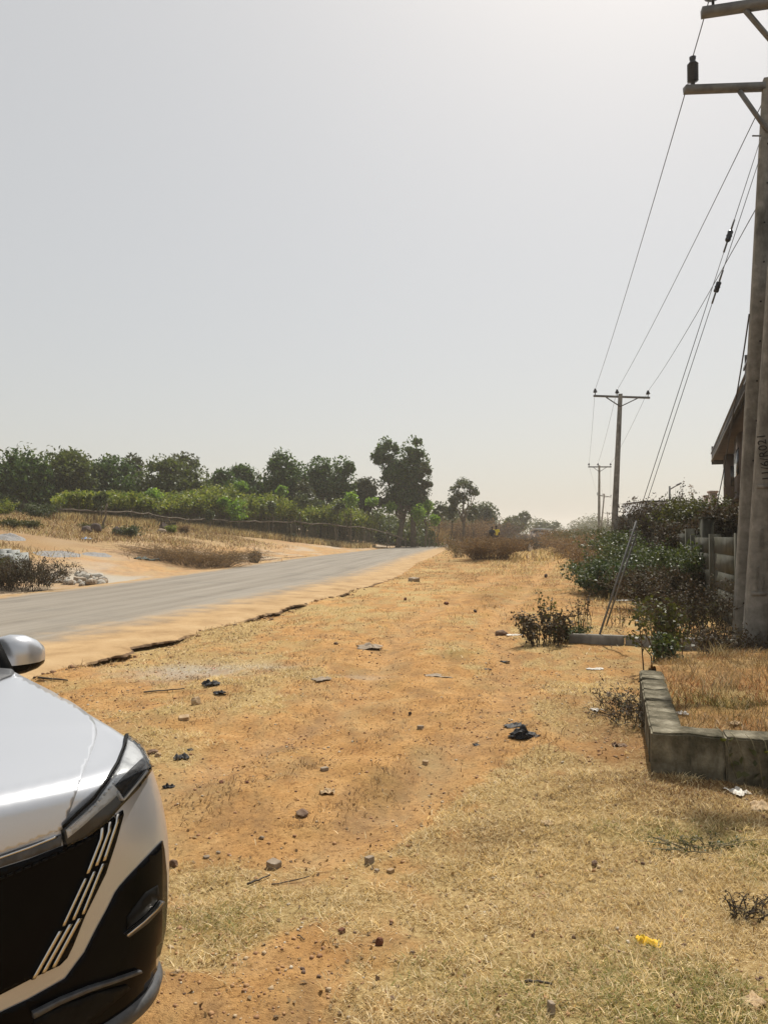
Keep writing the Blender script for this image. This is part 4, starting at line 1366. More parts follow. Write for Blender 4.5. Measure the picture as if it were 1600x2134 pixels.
def edging(o, d, n_, L, label_a, seed, start=0.0):
    rr = random.Random(seed)
    s = start
    perp = Vector((-d.y, d.x, 0))
    for k in range(n_):
        l = L * rr.uniform(.96, 1.03)
        bm = bmesh.new()
        bmesh.ops.create_cube(bm, size=1)
        bmesh.ops.scale(bm, vec=(l - .004, .215, .44), verts=bm.verts)
        bmesh.ops.bevel(bm, geom=bm.edges[:], offset=.012, segments=2, affect='EDGES')
        bmesh.ops.subdivide_edges(bm, edges=[e for e in bm.edges if e.calc_length() > .1], cuts=5, use_grid_fill=True)
        for v_ in bm.verts:
            q = v_.co
            n0 = float(fbm(np.array([q.x * 9 + k * 7 + seed]), np.array([q.y * 9 + q.z * 13]), 5)[0]) - .5
            v_.co += Vector((n0 * .02, n0 * .016, n0 * .026 if q.z > .15 else 0))
        c = o + d * (s + l / 2)
        Mx = Matrix.Translation((c.x, c.y, .105 + rr.uniform(-.012, .012))) @ Matrix.Rotation(math.atan2(d.y, d.x), 4, 'Z') @ Matrix.Rotation(rr.uniform(-.015, .015), 4, 'Y')
        me = bpy.data.meshes.new('edging_block'); bm.to_mesh(me); bm.free()
        me.materials.append(MAT['block'])
        ob = bpy.data.objects.new('edging_block', me); ob.matrix_world = Mx; COL.objects.link(ob)
        tag(ob, label_a[k] if k < len(label_a) else label_a[-1], 'block', bed_group)
        s += l


edging(BC + e2 * .005 + e1 * .108, e2, 5, .47, ['rough corner block at the near left of the raised bed, its front stained dark', 'stained block right of the corner block with a vine hanging over it', 'third block along the shaded front row, near the right edge', 'front row block further right, beyond the picture edge', 'front row block further right, beyond the picture edge'], 3)
edging(BC + e1 * .222 + e2 * .108, e1, 5, .44, ['rough grey block directly behind the corner block', 'second block behind the corner along the left side of the bed', 'third block behind the corner along the left side of the bed', 'fourth block back along the left side, half sunk', 'farthest block of the left side, sunk beside the small shrub'], 9)


def bed_z(x, y):
    p = np.stack([x - BC.x, y - BC.y], -1)
    a = p[..., 0] * e1.x + p[..., 1] * e1.y; b = p[..., 0] * e2.x + p[..., 1] * e2.y
    z = .245 + .02 * np.clip(a, 0, 3) + (fbm(x * 2.5, y * 2.5, 41) - .5) * .12 + .20 * np.exp(-(((x - 4.0) / 1.0) ** 2 + ((y - 8.3) / .9) ** 2))
    z = z - .05 * np.exp(-a / .2) - .03 * np.exp(-b / .2)
    return np.where(a > 2.6, z - (a - 2.6) * .16, z), a, b


def bed():
    A, B = np.meshgrid(np.linspace(.16, 5.2, 120), np.linspace(.16, 5.0, 120), indexing='ij')
    x = BC.x + e1.x * A + e2.x * B; y = BC.y + e1.y * A + e2.y * B
    z, _, _ = bed_z(x, y)
    st, gr, dk, gy = masks(x, y)
    st = np.clip(.35 + (fbm(x * 3, y * 3, 51) - .5) * 1.6, 0, 1)
    gr = np.clip(1.1 * np.exp(-(((x - 2.75) / .45) ** 2 + ((y - 6.35) / .35) ** 2)), 0, 1)
    dk = np.clip(.3 + (fbm(x * 1.5, y * 1.5, 53) - .5) * 1.2, 0, 1)
    g = Geo(); n = A.shape[1]
    i = np.arange(A.shape[0] - 1)[:, None] * n; j = np.arange(n - 1)[None]
    q = np.stack([i + j, i + n + j, i + n + j + 1, i + j + 1], -1).reshape(-1, 4)
    g.add(np.stack([x, y, z], -1).reshape(-1, 3), q=q[:, ::-1], c=np.stack([st, gr, dk], -1).reshape(-1, 3))
    o = g.build('bed_soil', MAT['ground'], None, smooth=True)
    t = o.data.attributes.new('pale', 'FLOAT', 'POINT')
    tag(o, kind='structure')


bed()

# low cast kerb running across behind the bed
ka, kb = gnd(1186, 1338), gnd(1548, 1362)
kd = (kb - ka)
for k, (t0, t1, lb) in enumerate(((0, .33, 'low kerb length with its left end under the small dark shrub'), (.335, .66, 'clean pale kerb length below the stay rods'), (.665, 1.0, 'kerb length in shade running up to the close poles'))):
    a = ka + kd * t0; b = ka + kd * t1
    g = Geo(); bar(g, (a.x, a.y, .03), (b.x, b.y, .03), .14, .27)
    tag(g.build('kerb', MAT['concrete'], None), lb, 'kerb', 'low concrete kerb lengths')

# ---------------------------------------------------------------- vegetation builders
def limb(g, a, b, r0, r1, wob=.08, n=6):
    a, b = np.array(a, float), np.array(b, float)
    L = np.linalg.norm(b - a)
    P = [a + (b - a) * t + (rng.normal(size=3) * wob * L * (t * (1 - t) * 2)) for t in np.linspace(0, 1, n)]
    g.tube(P, np.linspace(r0, r1, n), 6)
    return P


def clump_points(c, r, n, shell=.55):
    d = rng.normal(size=(n, 3)); d /= np.linalg.norm(d, axis=1)[:, None]
    rad = (shell + (1 - shell) * rng.random(n)) ** 1.0
    return np.array(c) + d * rad[:, None] * np.array(r)


def tree(name, label, base, blobs_, leaf, mat, nleaf, trunk=(.2, .1), lobes=.46, group=None, cat='tree', limbs=6, gap=0.0, twigs=True, stems=((0, 0),)):
    """blobs_: ellipsoids (cx,cy,cz,rx,ry,rz) relative to base making up the crown"""
    b = np.array(base[:], float)
    r = thing(name, label, cat, base[:], group)
    g = Geo(); cr = Geo()
    vol = [bb[3] * bb[5] for bb in blobs_]; tv = sum(vol)
    zmax = max(bb[2] for bb in blobs_)
    for (sx, sy) in stems:
        top = np.array([np.mean([bb[0] for bb in blobs_]) + sx * .6, np.mean([bb[1] for bb in blobs_]), zmax * .8])
        st = b + [sx, sy, -.15]
        P = limb(g, st, b + top, trunk[0], trunk[1] * .5, .05)
        for bb in blobs_[:limbs]:
            s = P[2] if bb[2] > P[2][2] - b[2] else P[1]
            limb(g, s, b + [bb[0], bb[1], bb[2]], trunk[1] * .7, .02, .1)
    g.build('trunk', MAT['bark'], r, smooth=True)
    for bb, v in zip(blobs_, vol):
        n = int(nleaf * v / tv)
        # secondary lobes on the ellipsoid so the outline is uneven
        nl = int(np.clip(10 * (bb[3] * bb[5]) ** .5 / (leaf * 3), 8, 46))
        if gap: nl = max(5, nl // 2)
        cs = clump_points(b + np.array(bb[:3]), np.array(bb[3:6]) * .93, nl, .35)
        rl = min(bb[3:6]) * lobes
        per = max(3, n // nl)
        for c in cs:
            k = rng.uniform(.55, 1.25)
            if gap and rng.random() < gap: continue
            cr.leaves(clump_points(c, (rl * k * 1.15, rl * k * 1.15, rl * k * .8), int(per * k), .25), leaf, leaf * .5, .45, droop=.3)
    # loose outer leaves break the outline
    for bb, v in zip(blobs_, vol):
        n = max(20, int(nleaf * .11 * v / tv))
        d = rng.normal(size=(n, 3)); d /= np.linalg.norm(d, axis=1)[:, None]
        cr.leaves(b + np.array(bb[:3]) + d * rng.uniform(.92, 1.24, (n, 1)) * np.array(bb[3:6]), leaf * .9, leaf * .45, .45, droop=.3)
    cr.build('crown', mat, r)
    return r


def ell(u0, u1, v0, v1, y, depth=None):
    """ellipsoid that spans these photo limits at distance y"""
    a, b = at(u0, v0, y), at(u1, v1, y)
    rx = abs(b.x - a.x) / 2; rz = abs(a.z - b.z) / 2
    return ((a.x + b.x) / 2, y, (a.z + b.z) / 2, rx, depth or rx, rz)


def tree_px(name, label, u, y, ells, leaf, mat, nleaf, **k):
    """ells given as photo spans (u0,u1,v0,v1[,dy])"""
    p = at(u, 1100, y)
    base = Vector((p.x, y, Tz(p.x, y)))
    B = []
    for e in ells:
        dy = e[4] if len(e) > 4 else 0
        c = ell(e[0], e[1], e[2], e[3], y + dy)
        B.append((c[0] - base.x, c[1] - base.y, c[2] - base.z, c[3], c[4], c[5]))
    return tree(name, label, base, B, leaf, mat, nleaf, **k)


GW = 'mango trees of the wood behind the crop'
lf = .46
M1, M2, FE = GL['mango'], GL['mango2'], GL['feather']
wood = [
    (-70, 66, [(-150, 10, 950, 1075), (-120, 0, 940, 1010)], M1, 'dark tree cut by the left edge of the picture'),
    (48, 68, [(0, 100, 962, 1075), (8, 44, 941, 1000), (46, 76, 944, 1000), (70, 105, 955, 1040)], M1, 'dark broad leaved tree with two ragged tufts on top, first from the left edge'),
    (140, 72, [(75, 200, 945, 1060), (105, 182, 937, 1000), (90, 170, 990, 1075)], M2, 'tall rounded tree with olive sunlit top, left of the flat topped one'),
    (232, 76, [(185, 290, 958, 1060), (200, 262, 953, 1000), (215, 285, 1000, 1070)], M1, 'flat topped dark tree left of the big dome shaped one'),
    (272, 84, [(256, 296, 949, 1000), (262, 292, 970, 1040)], FE, 'grey feathery crown peeping between the flat topped tree and the dome'),
    (345, 78, [(290, 432, 958, 1065), (312, 385, 950, 1000), (380, 436, 975, 1050), (300, 370, 1000, 1070)], M2, 'big dome shaped tree with yellowish green top, widest in the wood'),
    (385, 90, [(356, 412, 945, 985), (365, 408, 965, 1020)], FE, 'feathery grey crown sticking up behind the dome shaped tree'),
    (462, 82, [(428, 500, 985, 1065), (440, 490, 980, 1030)], M1, 'low dark tree right of the dome'),
    (505, 86, [(475, 545, 975, 1060), (478, 528, 968, 1010)], M1, 'dark tree with a small crest, left of the tall dark twin'),
    (545, 88, [(515, 575, 990, 1070)], FE, 'low grey green tree filling the dip before the tall dark crown'),
    (594, 84, [(553, 636, 955, 1055), (560, 612, 939, 1000), (600, 640, 965, 1030), (545, 590, 1000, 1062)], M1, 'tall dark crown just left of the bright gap in the wood'),
    (632, 82, [(612, 652, 1004, 1062), (598, 640, 1020, 1070)], FE, 'small olive bush tree standing before the bright gap'),
    (672, 88, [(634, 708, 958, 1035), (645, 690, 955, 1000), (664, 712, 1000, 1058)], M1, 'dark overhanging tree right of the bright gap'),
    (716, 89, [(692, 739, 954, 1040), (700, 736, 990, 1062)], M1, 'narrow dark tree joined to the overhanging one'),
    (768, 92, [(735, 800, 1000, 1062), (745, 785, 996, 1030)], FE, 'low olive tree between the dark wood and the tallest tree'),
]
for u, y, E_, m, lb in wood:
    tree_px('mango_tree', lb, u, y, E_, lf, m, 9500 if len(E_) > 2 else 5200, trunk=(.3, .2), group=GW)
tree_px('tall_tree', 'tallest tree of the view, leaning left with a heavy dark double crown', 835, 92, [(784, 828, 914, 975), (838, 884, 913, 980), (798, 858, 945, 1030), (838, 892, 955, 1045), (806, 848, 1005, 1062), (775, 806, 938, 968), (852, 892, 1020, 1075), (866, 893, 940, 985), (812, 870, 935, 1010), (815, 880, 1000, 1070)], .46, M1, 21000, trunk=(.42, .3), group=None, stems=((-.4, 0), (1.5, .4)))
tree_px('vine_tree', 'light olive foliage draped down the right side of the tallest tree', 886, 90, [(872, 899, 960, 1045), (868, 896, 1030, 1080)], .32, FE, 4200, trunk=(.12, .08))
tree_px('lone_tree', 'lone open crowned tree with a bare forked trunk beyond the road', 965, 96, [(934, 962, 1014, 1044), (950, 980, 996, 1022), (972, 994, 1008, 1034), (955, 975, 1025, 1048), (984, 999, 1022, 1034), (934, 948, 1030, 1050)], .36, GL['bush'], 1500, trunk=(.26, .16), lobes=.95, gap=.0)
tree_px('roundish_tree', 'mid green bushy tree behind the brown brush, right of the lone tree', 1015, 125, [(992, 1036, 1050, 1095), (998, 1028, 1045, 1070), (990, 1010, 1066, 1098)], .5, GL['bush'], 4200, trunk=(.25, .15))
tree_px('haze_tree', 'pale flat topped tree fading in the haze right of the bushy tree', 1078, 165, [(1055, 1102, 1076, 1102), (1080, 1103, 1066, 1088), (1056, 1082, 1075, 1090)], .6, GL['haze'], 3600, trunk=(.3, .2))
tree_px('haze_tree', 'hazy feathery tree farther down the road behind the sheds', 1138, 215, [(1105, 1150, 1088, 1108), (1130, 1168, 1086, 1110)], .7, GL['haze'], 2600, trunk=(.3, .2))
tree_px('shrub_tree', 'olive shrub below the pale flat topped tree', 1062, 140, [(1035, 1075, 1082, 1118), (1055, 1095, 1086, 1120)], .45, GL['olive'], 2600, trunk=(.12, .08))
for k, (u, y, E_, lb) in enumerate(((912, 95, [(898, 930, 1048, 1090)], 'green shrub at the end of the crop, left of the lone tree'), (940, 97, [(925, 958, 1042, 1085)], 'green shrub touching the left side of the lone tree trunk'), (985, 100, [(972, 994, 1052, 1085)], 'small green shrub right of the lone tree trunk'))):
    tree_px('green_shrub', lb, u, y, E_, .36, GL['bush'], 2000, trunk=(.1, .06), cat='shrub', group='shrubs around the lone tree')
# far wooded skyline as one mass
g = Geo()
for k in range(150):
    x = rng.uniform(20, 330); y = rng.uniform(300, 430)
    h = rng.uniform(6, 10); w = rng.uniform(5, 9); z = Tz(x, y)
    g.leaves(clump_points((x, y, z + h * .42), (w, w * .6, h * .5), 320, .3), .9, .55, .4)
for k in range(90):
    x = rng.uniform(-200, 25); y = rng.uniform(135, 230)
    h = rng.uniform(6, 9); w = rng.uniform(4, 8); z = Tz(x, y)
    g.leaves(clump_points((x, y, z + h * .45), (w, w * .6, h * .5), 260, .3), .7, .4, .4)
tag(g.build('far_woodland', GL['haze'], None), 'hazy line of distant woodland along the horizon', 'woodland', kind='stuff')

# low growth closing the wood under the crowns
g = Geo()
for k in range(170):
    u = rng.uniform(-120, 905); y = (76 if u < 300 else 86) + rng.uniform(0, 16) + (8 if u > 740 else 0)
    x = ray(u, 1100)[0] * y; z = Tz(x, y)
    h = rng.uniform(3.8, 6.6) * (.75 if 640 < u < 660 else 1) * (.7 if u > 740 else 1); w = rng.uniform(1.4, 2.8)
    for q in range(9):
        c = clump_points((x, y, z + h * .45), (w, w, h * .5), 1, .3)[0]
        g.leaves(clump_points(c, (w * .5, w * .5, h * .28), 46, .25), .46, .24, .45)
tag(g.build('wood_undergrowth', GL['mango2'], None), 'dark leafy undergrowth closing the foot of the wood', 'undergrowth', kind='stuff')

# ---------------------------------------------------------------- fence, crop and young trees on the left field
fpx = [(128, 1085), (205, 1090), (276, 1094), (345, 1098), (395, 1103), (440, 1108), (500, 1107), (560, 1108), (626, 1112), (700, 1116), (760, 1120), (806, 1126), (845, 1136)]
FP = []
for u, v in fpx:
    y = min(max(gnd(u, v).y, 54), float(np.interp(u, [128, 400, 620, 806, 845], [66, 66, 75, 84, 86])))
    p = at(u, v, y); FP.append(Vector((p.x, y, Tz(p.x, y))))
_fy = [p.y for p in FP]
for k in range(1, len(FP) - 1):
    y = (_fy[k - 1] + _fy[k] + _fy[k + 1]) / 3; p = at(fpx[k][0], fpx[k][1], y); FP[k] = Vector((p.x, y, Tz(p.x, y)))

rail_px = [(128, 1062), (205, 1066), (276, 1067), (345, 1078), (395, 1083), (440, 1082), (500, 1087), (560, 1087), (626, 1089), (700, 1094), (760, 1100), (806, 1110), (845, 1126)]
fr = thing('pole_fence', 'rough fence of crooked branches running along the crop', 'fence', FP[5][:])
for k in range(len(FP) - 1):
    a, b = at(rail_px[k][0], rail_px[k][1], FP[k].y - .12), at(rail_px[k + 1][0], rail_px[k + 1][1], FP[k + 1].y - .12)
    g = Geo(); limb(g, a - (b - a) * .03, b, .075, .055, .035, 7); g.build('rail', MAT['wood'], fr, smooth=True)
for k, p in enumerate(FP):
    tz = at(*rail_px[k], FP[k].y).z + rng.uniform(.05, .3)
    g = Geo(); limb(g, (p.x, p.y, p.z - .1), (p.x + rng.uniform(-.12, .12), p.y, tz), .06, .045, .05, 5); g.build('post', MAT['wood'], fr, smooth=True)
sy_ = gnd(214, 1102).y; p = at(214, 1102, sy_); p.z = Tz(p.x, sy_)
hs_ = at(222, 1050, sy_).z - p.z
g = Geo(); g.tube([(p.x + dx, sy_, p.z + dz * hs_) for dx, dz in ((0, -.05), (.06, .25), (.22, .5), (.20, .78), (.32, 1))], [.085, .075, .07, .06, .05], 7)
tag(g.build('fence_stake', MAT['wood'], None, smooth=True), 'pale crooked stake standing alone in front of the fence', 'stake')


def fence_y(u): return float(np.interp(u, [p[0] for p in fpx], [p.y for p in FP]))


# cassava crop: one dense mass of slim stems and palmate leaf heads
st_ = Geo(); cr_ = Geo()
n = 0
while n < 1700:
    u = rng.uniform(120, 905); d = rng.uniform(1.2, 10) if u < 600 else rng.uniform(1, 8)
    y = fence_y(min(u, 845)) + d
    x = ray(u, 1100)[0] * y
    z = Tz(x, y)
    lat_ = float(lateral(np.array([x]), np.array([y]))[0][0])
    if lat_ > -5.2: n += 1; continue
    h = float(np.interp(u, [128, 300, 450, 700, 850], [1.5, 1.9, 2.7, 3.1, 2.6])) * rng.uniform(.8, 1.15) * (.62 + .75 * float(fbm(np.array([x * .45]), np.array([y * .45]), 401)[0]))
    tx = x + rng.normal() * .12
    st_.tube([(x, y, z - .05), ((x + tx) / 2 + rng.normal() * .03, y, z + h * .5), (tx, y, z + h)], [.022, .018, .012], 4, cap=False)
    k = int(rng.integers(34, 52))
    cr_.leaves(clump_points((tx, y, z + h), (.58, .58, .24 * h), k, .2), .34, .15, .5, droop=.5)
    cr_.leaves(clump_points((tx, y, z + h * .78), (.40, .40, .3), k // 4, .2), .28, .12, .5, droop=.5)
    n += 1
crop = thing('cassava_crop', 'dense yellow green crop on slim stems filling the field behind the branch fence', 'crop', (FP[6].x, FP[6].y + 6, FP[6].z))
crop['kind'] = 'stuff'
o = st_.build('crop_stems', MAT['stem'], crop); o['kind'] = 'stuff'
o = cr_.build('crop_leaves', GL['crop'], crop); o['kind'] = 'stuff'

young = [  # u crown centre, crown top, crown bottom, crown width, trunk base v, dy, label
    (213, 1024, 1064, 40, 1104, -1.0, 'young tree with dark hanging leaves beside the pale crooked stake'),
    (268, 1027, 1050, 26, 1092, 3, 'small leafy head left of the big round headed young tree'),
    (320, 1016, 1048, 40, 1090, 3, 'young tree with the largest round bright head'),
    (357, 1029, 1046, 22, 1085, 6, 'little round headed young tree midway along the crop'),
    (405, 1024, 1048, 24, 1085, 5, 'egg shaped bright young tree head before the dome shaped tree'),
    (438, 1062, 1084, 20, 1100, -.5, 'short dark leaved sapling standing at the dip of the fence'),
    (468, 1036, 1068, 34, 1095, 1, 'bushy young tree left of the dense green column'),
    (497, 1034, 1092, 44, 1104, .2, 'dense green column of foliage reaching down over the fence'),
    (503, 1000, 1030, 34, 1090, 6, 'high bright crown above the dense green column'),
    (547, 1035, 1062, 24, 1092, 3, 'round headed young tree right of the dense green column'),
    (567, 1044, 1070, 20, 1108, -.3, 'thin stemmed dark sapling crossing the fence rail'),
    (588, 1011, 1036, 28, 1085, 5, 'tall bright young tree with its stake showing through the crown'),
    (628, 1022, 1062, 40, 1110, -.3, 'broad pale headed sapling on a thin dark stem by the gap'),
    (668, 1042, 1066, 26, 1094, 4, 'low young tree under the overhanging dark tree'),
    (704, 1039, 1072, 34, 1112, .4, 'young tree with two leaf clumps on a dark stem'),
    (731, 1022, 1062, 34, 1116, -.6, 'forked young tree with thick pale trunk leaning over the fence'),
    (775, 1034, 1056, 32, 1095, 3, 'flat headed young tree with a pale stem'),
    (812, 1044, 1072, 34, 1100, 4, 'green young tree under the tallest tree'),
    (846, 1024, 1060, 44, 1100, 6, 'broad dark young tree right below the tallest tree'),
    (872, 1048, 1092, 36, 1116, .5, 'leafy young tree column at the right end of the crop'),
    (893, 1040, 1074, 28, 1112, 3, 'slim young tree beside the draped olive foliage'),
    (905, 1070, 1096, 26, 1118, 1, 'last low sapling of the crop before the dry grass'),
]
for k, (u, v0, v1, w, vb, dy, lb) in enumerate(young):
    y = fence_y(min(u, 845)) + dy
    b = at(u, vb, y); b.z = Tz(b.x, y)
    c = at(u, (v0 + v1) / 2, y); tp = at(u, v0, y); bt = at(u, v1, y)
    rz = (tp.z - bt.z) / 2; rx = w / 1600 * y / 2
    dark = 'dark' in lb
    r = thing('young_tree', lb, 'tree', b[:], 'young trees planted along the crop')
    g = Geo(); limb(g, (b.x, y, b.z - .1), (c.x, y, c.z), .07 if 'thick' in lb else .045, .03, .03, 6)
    if 'forked' in lb: limb(g, (b.x, y, b.z + .8), (c.x - .9, y, c.z - .5), .05, .03, .03, 5)
    g.build('trunk', MAT['bark' if dark else 'wood'], r, smooth=True)
    g = Geo()
    for q in range(9):
        cc = clump_points((c.x, y, c.z), (rx * .7, rx * .7, rz * .7), 1, .3)[0]
        g.leaves(clump_points(cc, (rx * .5, rx * .5, rz * .45), 42, .3), .30, .16, .55, droop=.7)
    g.leaves(clump_points((c.x, y, c.z), (rx, rx, rz), 110, .7), .28, .15, .55, droop=.7)
    g.build('crown', GL['bush'] if dark else GL['bright'], r)


# ---------------------------------------------------------------- bushes
def bush(name, label, base, w, d, h, nst, leafmat, leafn, leaf, twmat='twig', cat='bush', group=None, twr=.008, arch=.3, lw=.45, minh=0.0, top=0.0, sub=3, flip=False):
    """stems fan out from the base, each with side twigs and leaves along them"""
    b = np.array(base[:], float)
    r = thing(name, label, cat, base[:], group)
    tg = Geo(); lg = Geo()
    LP = []
    for k in range(nst):
        o = np.array([rng.uniform(-.5, .5) * w * .75, rng.uniform(-.5, .5) * d * .75, 0])
        zz = Tz(b[0] + o[0], b[1] + o[1]) if abs(w) > .8 else b[2]
        p0 = np.array([b[0] + o[0], b[1] + o[1], max(zz, b[2] - .4) if minh == 0 else b[2] + minh])
        hh = h * rng.uniform(.5, 1.0)
        dirx = o * .5 + np.array([rng.normal() * .18 * w, rng.normal() * .18 * d, 0])
        p1 = p0 + dirx * .5 + [0, 0, hh * .6]; p2 = p0 + dirx * (1 + arch) + [0, 0, hh]
        pts = np.array([p0 - [0, 0, .04], (p0 + p1) / 2 + rng.normal(size=3) * .02 * h, p1, (p1 + p2) / 2 + [0, 0, hh * .05], p2])
        tg.tube(pts, np.linspace(twr, twr * .4, 5), 4, cap=False)
        S_ = [(pts[2], pts[3]), (pts[3], pts[4]), (pts[1], pts[2])]
        for j in range(sub):
            a_, b_ = S_[j % 3]
            s = a_ + (b_ - a_) * rng.random()
            e = s + rng.normal(size=3) * np.array([w, d, h]) * .09 + [0, 0, h * .10]
            tg.tube([s, (s + e) / 2 + rng.normal(size=3) * .015 * h, e], [twr * .6, twr * .45, twr * .3], 3, cap=False)
            m = leafn // (sub + 1)
            t = rng.random(m)[:, None]
            LP.append(s + (e - s) * t + rng.normal(size=(m, 3)) * leaf * .7)
        m = leafn // (sub + 1)
        t = rng.random(m)[:, None] ** .8
        LP.append(p1 + (p2 - p1) * t + rng.normal(size=(m, 3)) * leaf * .8)
    tg.build('stems', MAT[twmat], r)
    if LP and leafn:
        P = np.concatenate(LP)
        lg.leaves(P, leaf, leaf * lw, .45, droop=.15)
        lg.build('foliage', leafmat, r)
    return r


def bpos(u, y):
    x = ray(u, 1112)[0] * y
    return Vector((x, y, Tz(x, y)))


def bw(du, y): return du / 1600 * y


def hz_(v, y, p): return at(800, v, y).z - p.z


# left side of the road
p = bpos(44, 22.5); bush('roadside_bush', 'dense dark brown bush at the left edge in front of the stacked concrete blocks', p, bw(125, 22), 1.5, .90, 130, GL['drydark'], 60, .07, 'darktwig', twr=.006)
p = bpos(12, 23.2); bush('roadside_weed', 'paler brown weeds in front of the concrete blocks at the left edge', p, 1.0, .6, .95, 40, GL['olive'], 30, .07, 'twig', twr=.006, cat='weed')
for u, y, du, v0, m, lb, leaf in ((85, 1082, 44, 1052, 'bush', 'leafy green shrub at the foot of the dark wood', .16), (63, 1100, 24, 1088, 'olive', 'small pale shrub on the dry slope, left of the leafy green one', .12), (22, 1100, 30, 1086, 'olive', 'low straggly shrub nearest the left edge of the dry slope', .12), (4, 1076, 34, 1046, 'crop', 'bright yellow green bush cut by the left picture edge', .16), (270, 1120, 36, 1097, 'bush', 'green weedy shrub right of the round dark boulder', .12), (192, 1104, 34, 1093, 'olive', 'creeper growing on top of the two joined boulders', .10), (348, 1102, 34, 1083, 'drydark', 'dark tangled shrub behind the flat slab', .12), (357, 1112, 14, 1098, 'crop', 'bright green sprig right of the flat slab', .12), (384, 1112, 22, 1095, 'dry', 'small brown weed in the dry grass right of the flat slab', .10), (607, 1127, 18, 1112, 'olive', 'tiny weed on the bank above the road', .1), (532, 1172, 16, 1153, 'drydark', 'dark dead weed at the right end of the dry brush', .12)):
    p = gnd(u, y); y = p.y; h = max(.25, hz_(v0, y, p))
    bush('field_shrub', lb, p, bw(du, y), bw(du, y) * .7, h, int(26 + du * .4), GL[m], 42, leaf, 'darktwig', cat='shrub', group='shrubs scattered on the dry slope', twr=.012)
# dry brush beyond the road and the central brown bush
p = gnd(412, 1180); bush('dry_brush', 'wide low patch of dry brown brush along the far road edge', p, bw(205, 34), 3.0, .80, 460, leafm('golden brush', [(.16, .10, .045), (.25, .165, .075), (.34, .24, .12)], .3, .7, .2, tint=(1.1, 1, .8)), 34, .08, 'twig', cat='brush', twr=.007, arch=.5, lw=.25)
p = bpos(1020, 41); bush('brown_bush', 'big rounded brown dry bush in the middle distance at the road bend', p, bw(100, 41), 3.0, 1.15, 300, GL['dry'], 44, .09, 'twig', cat='bush', twr=.009, arch=.55, lw=.35)
p = bpos(968, 46); bush('brown_bush', 'sparse wiry dry bush overhanging the tarmac left of the rounded brown one', p, bw(64, 46), 2.5, 1.15, 70, GL['olive'], 30, .10, 'twig', cat='bush', twr=.01, arch=.6, lw=.3)
p = bpos(890, 99); bush('tall_grass', 'clump of tall golden dry grass at the end of the crop', p, bw(62, 99), 3, 2.4, 260, leafm('golden grass', [(.26, .17, .06), (.38, .26, .10), (.48, .35, .16)], .3, .7, .2, tint=(1.1, 1, .8)), 26, .35, 'twig', cat='grass clump', twr=.012, arch=.5, lw=.10)
for u, y, du, v0, m, lb in ((945, 108, 110, 1082, 'dry', 'brown brush bank right of the golden grass clump'), (1010, 118, 90, 1090, 'dryviolet', 'mauve brown brush behind the two walkers'), (1062, 158, 60, 1112, 'dryviolet', 'dull brush strip beyond the bend of the road'), (1140, 96, 60, 1124, 'drydark', 'low dark scrub ahead at the end of the track'), (1084, 74, 40, 1130, 'drydark', 'grey green weeds beside the white sack'), (1180, 84, 70, 1108, 'dry', 'brown scrub where the track meets the grass bank')):
    p = bpos(u, y); h = max(.35, hz_(v0, y, p))
    bush('brush_bank', lb, p, bw(du, y), 5, h, 240, GL[m], 44, .22, 'twig', cat='brush', group='dry brush along the far road', twr=.016, arch=.4, lw=.4)
# right side: grass bank around the leaning pole
for u, y, du, dd, v0, m, lb, n_ in ((1232, 46, 95, 12, 1118, 'dry', 'brown dry grass bank left of the leaning pole', 420), (1215, 62, 60, 10, 1100, 'olive', 'farther part of the dry grass bank, below the straight thin pole', 260), (1248, 31, 60, 5, 1148, 'dry', 'dry grass in front of the foot of the leaning pole', 200)):
    p = bpos(u, y); h = max(.7, hz_(v0, y, p))
    bush('grass_bank', lb, p, bw(du, y), dd, h, n_, GL[m], 34, .16, 'twig', cat='grass', group='dry grass bank by the leaning pole', twr=.007, arch=.4, lw=.22)
p = bpos(1206, 58); bush('weed_stalk', 'two dark upright weed stalks on the crest of the track', p, 1.0, .5, 1.35, 6, GL['drydark'], 30, .10, 'darktwig', cat='weed', twr=.015, arch=.02)
# green mass by the wall
GG = 'green bushes against the wall'
for u, y, du, dd, v0, m, lb, n_, leaf in (
        (1272, 20.5, 118, 2.2, 1172, 'shiny', 'glossy leaved green bush left of the stay rods, nearest the track', 150, .085),
        (1345, 23.5, 120, 3, 1140, 'bush', 'tall green bush right of the stay rods', 200, .10),
        (1425, 19.0, 110, 2.0, 1145, 'bush', 'dark green bush pressed against the grey wall', 190, .09),
        (1330, 31, 110, 4, 1112, 'bush', 'green scrub behind the leaning pole', 230, .12),
        (1462, 16.6, 60, 1.0, 1142, 'bush', 'green bush climbing the wall panels beside the dark post', 90, .08),
        (1390, 17.0, 130, 1.6, 1190, 'drydark', 'brown and green undergrowth at the foot of the wall bushes', 170, .07)):
    p = bpos(u, y); h = max(.5, hz_(v0, y, p))
    bush('green_bush', lb, p, bw(du, y), dd, h, n_, GL[m], 70, leaf, 'stem', group=GG, twr=.008, arch=.35, lw=.55)
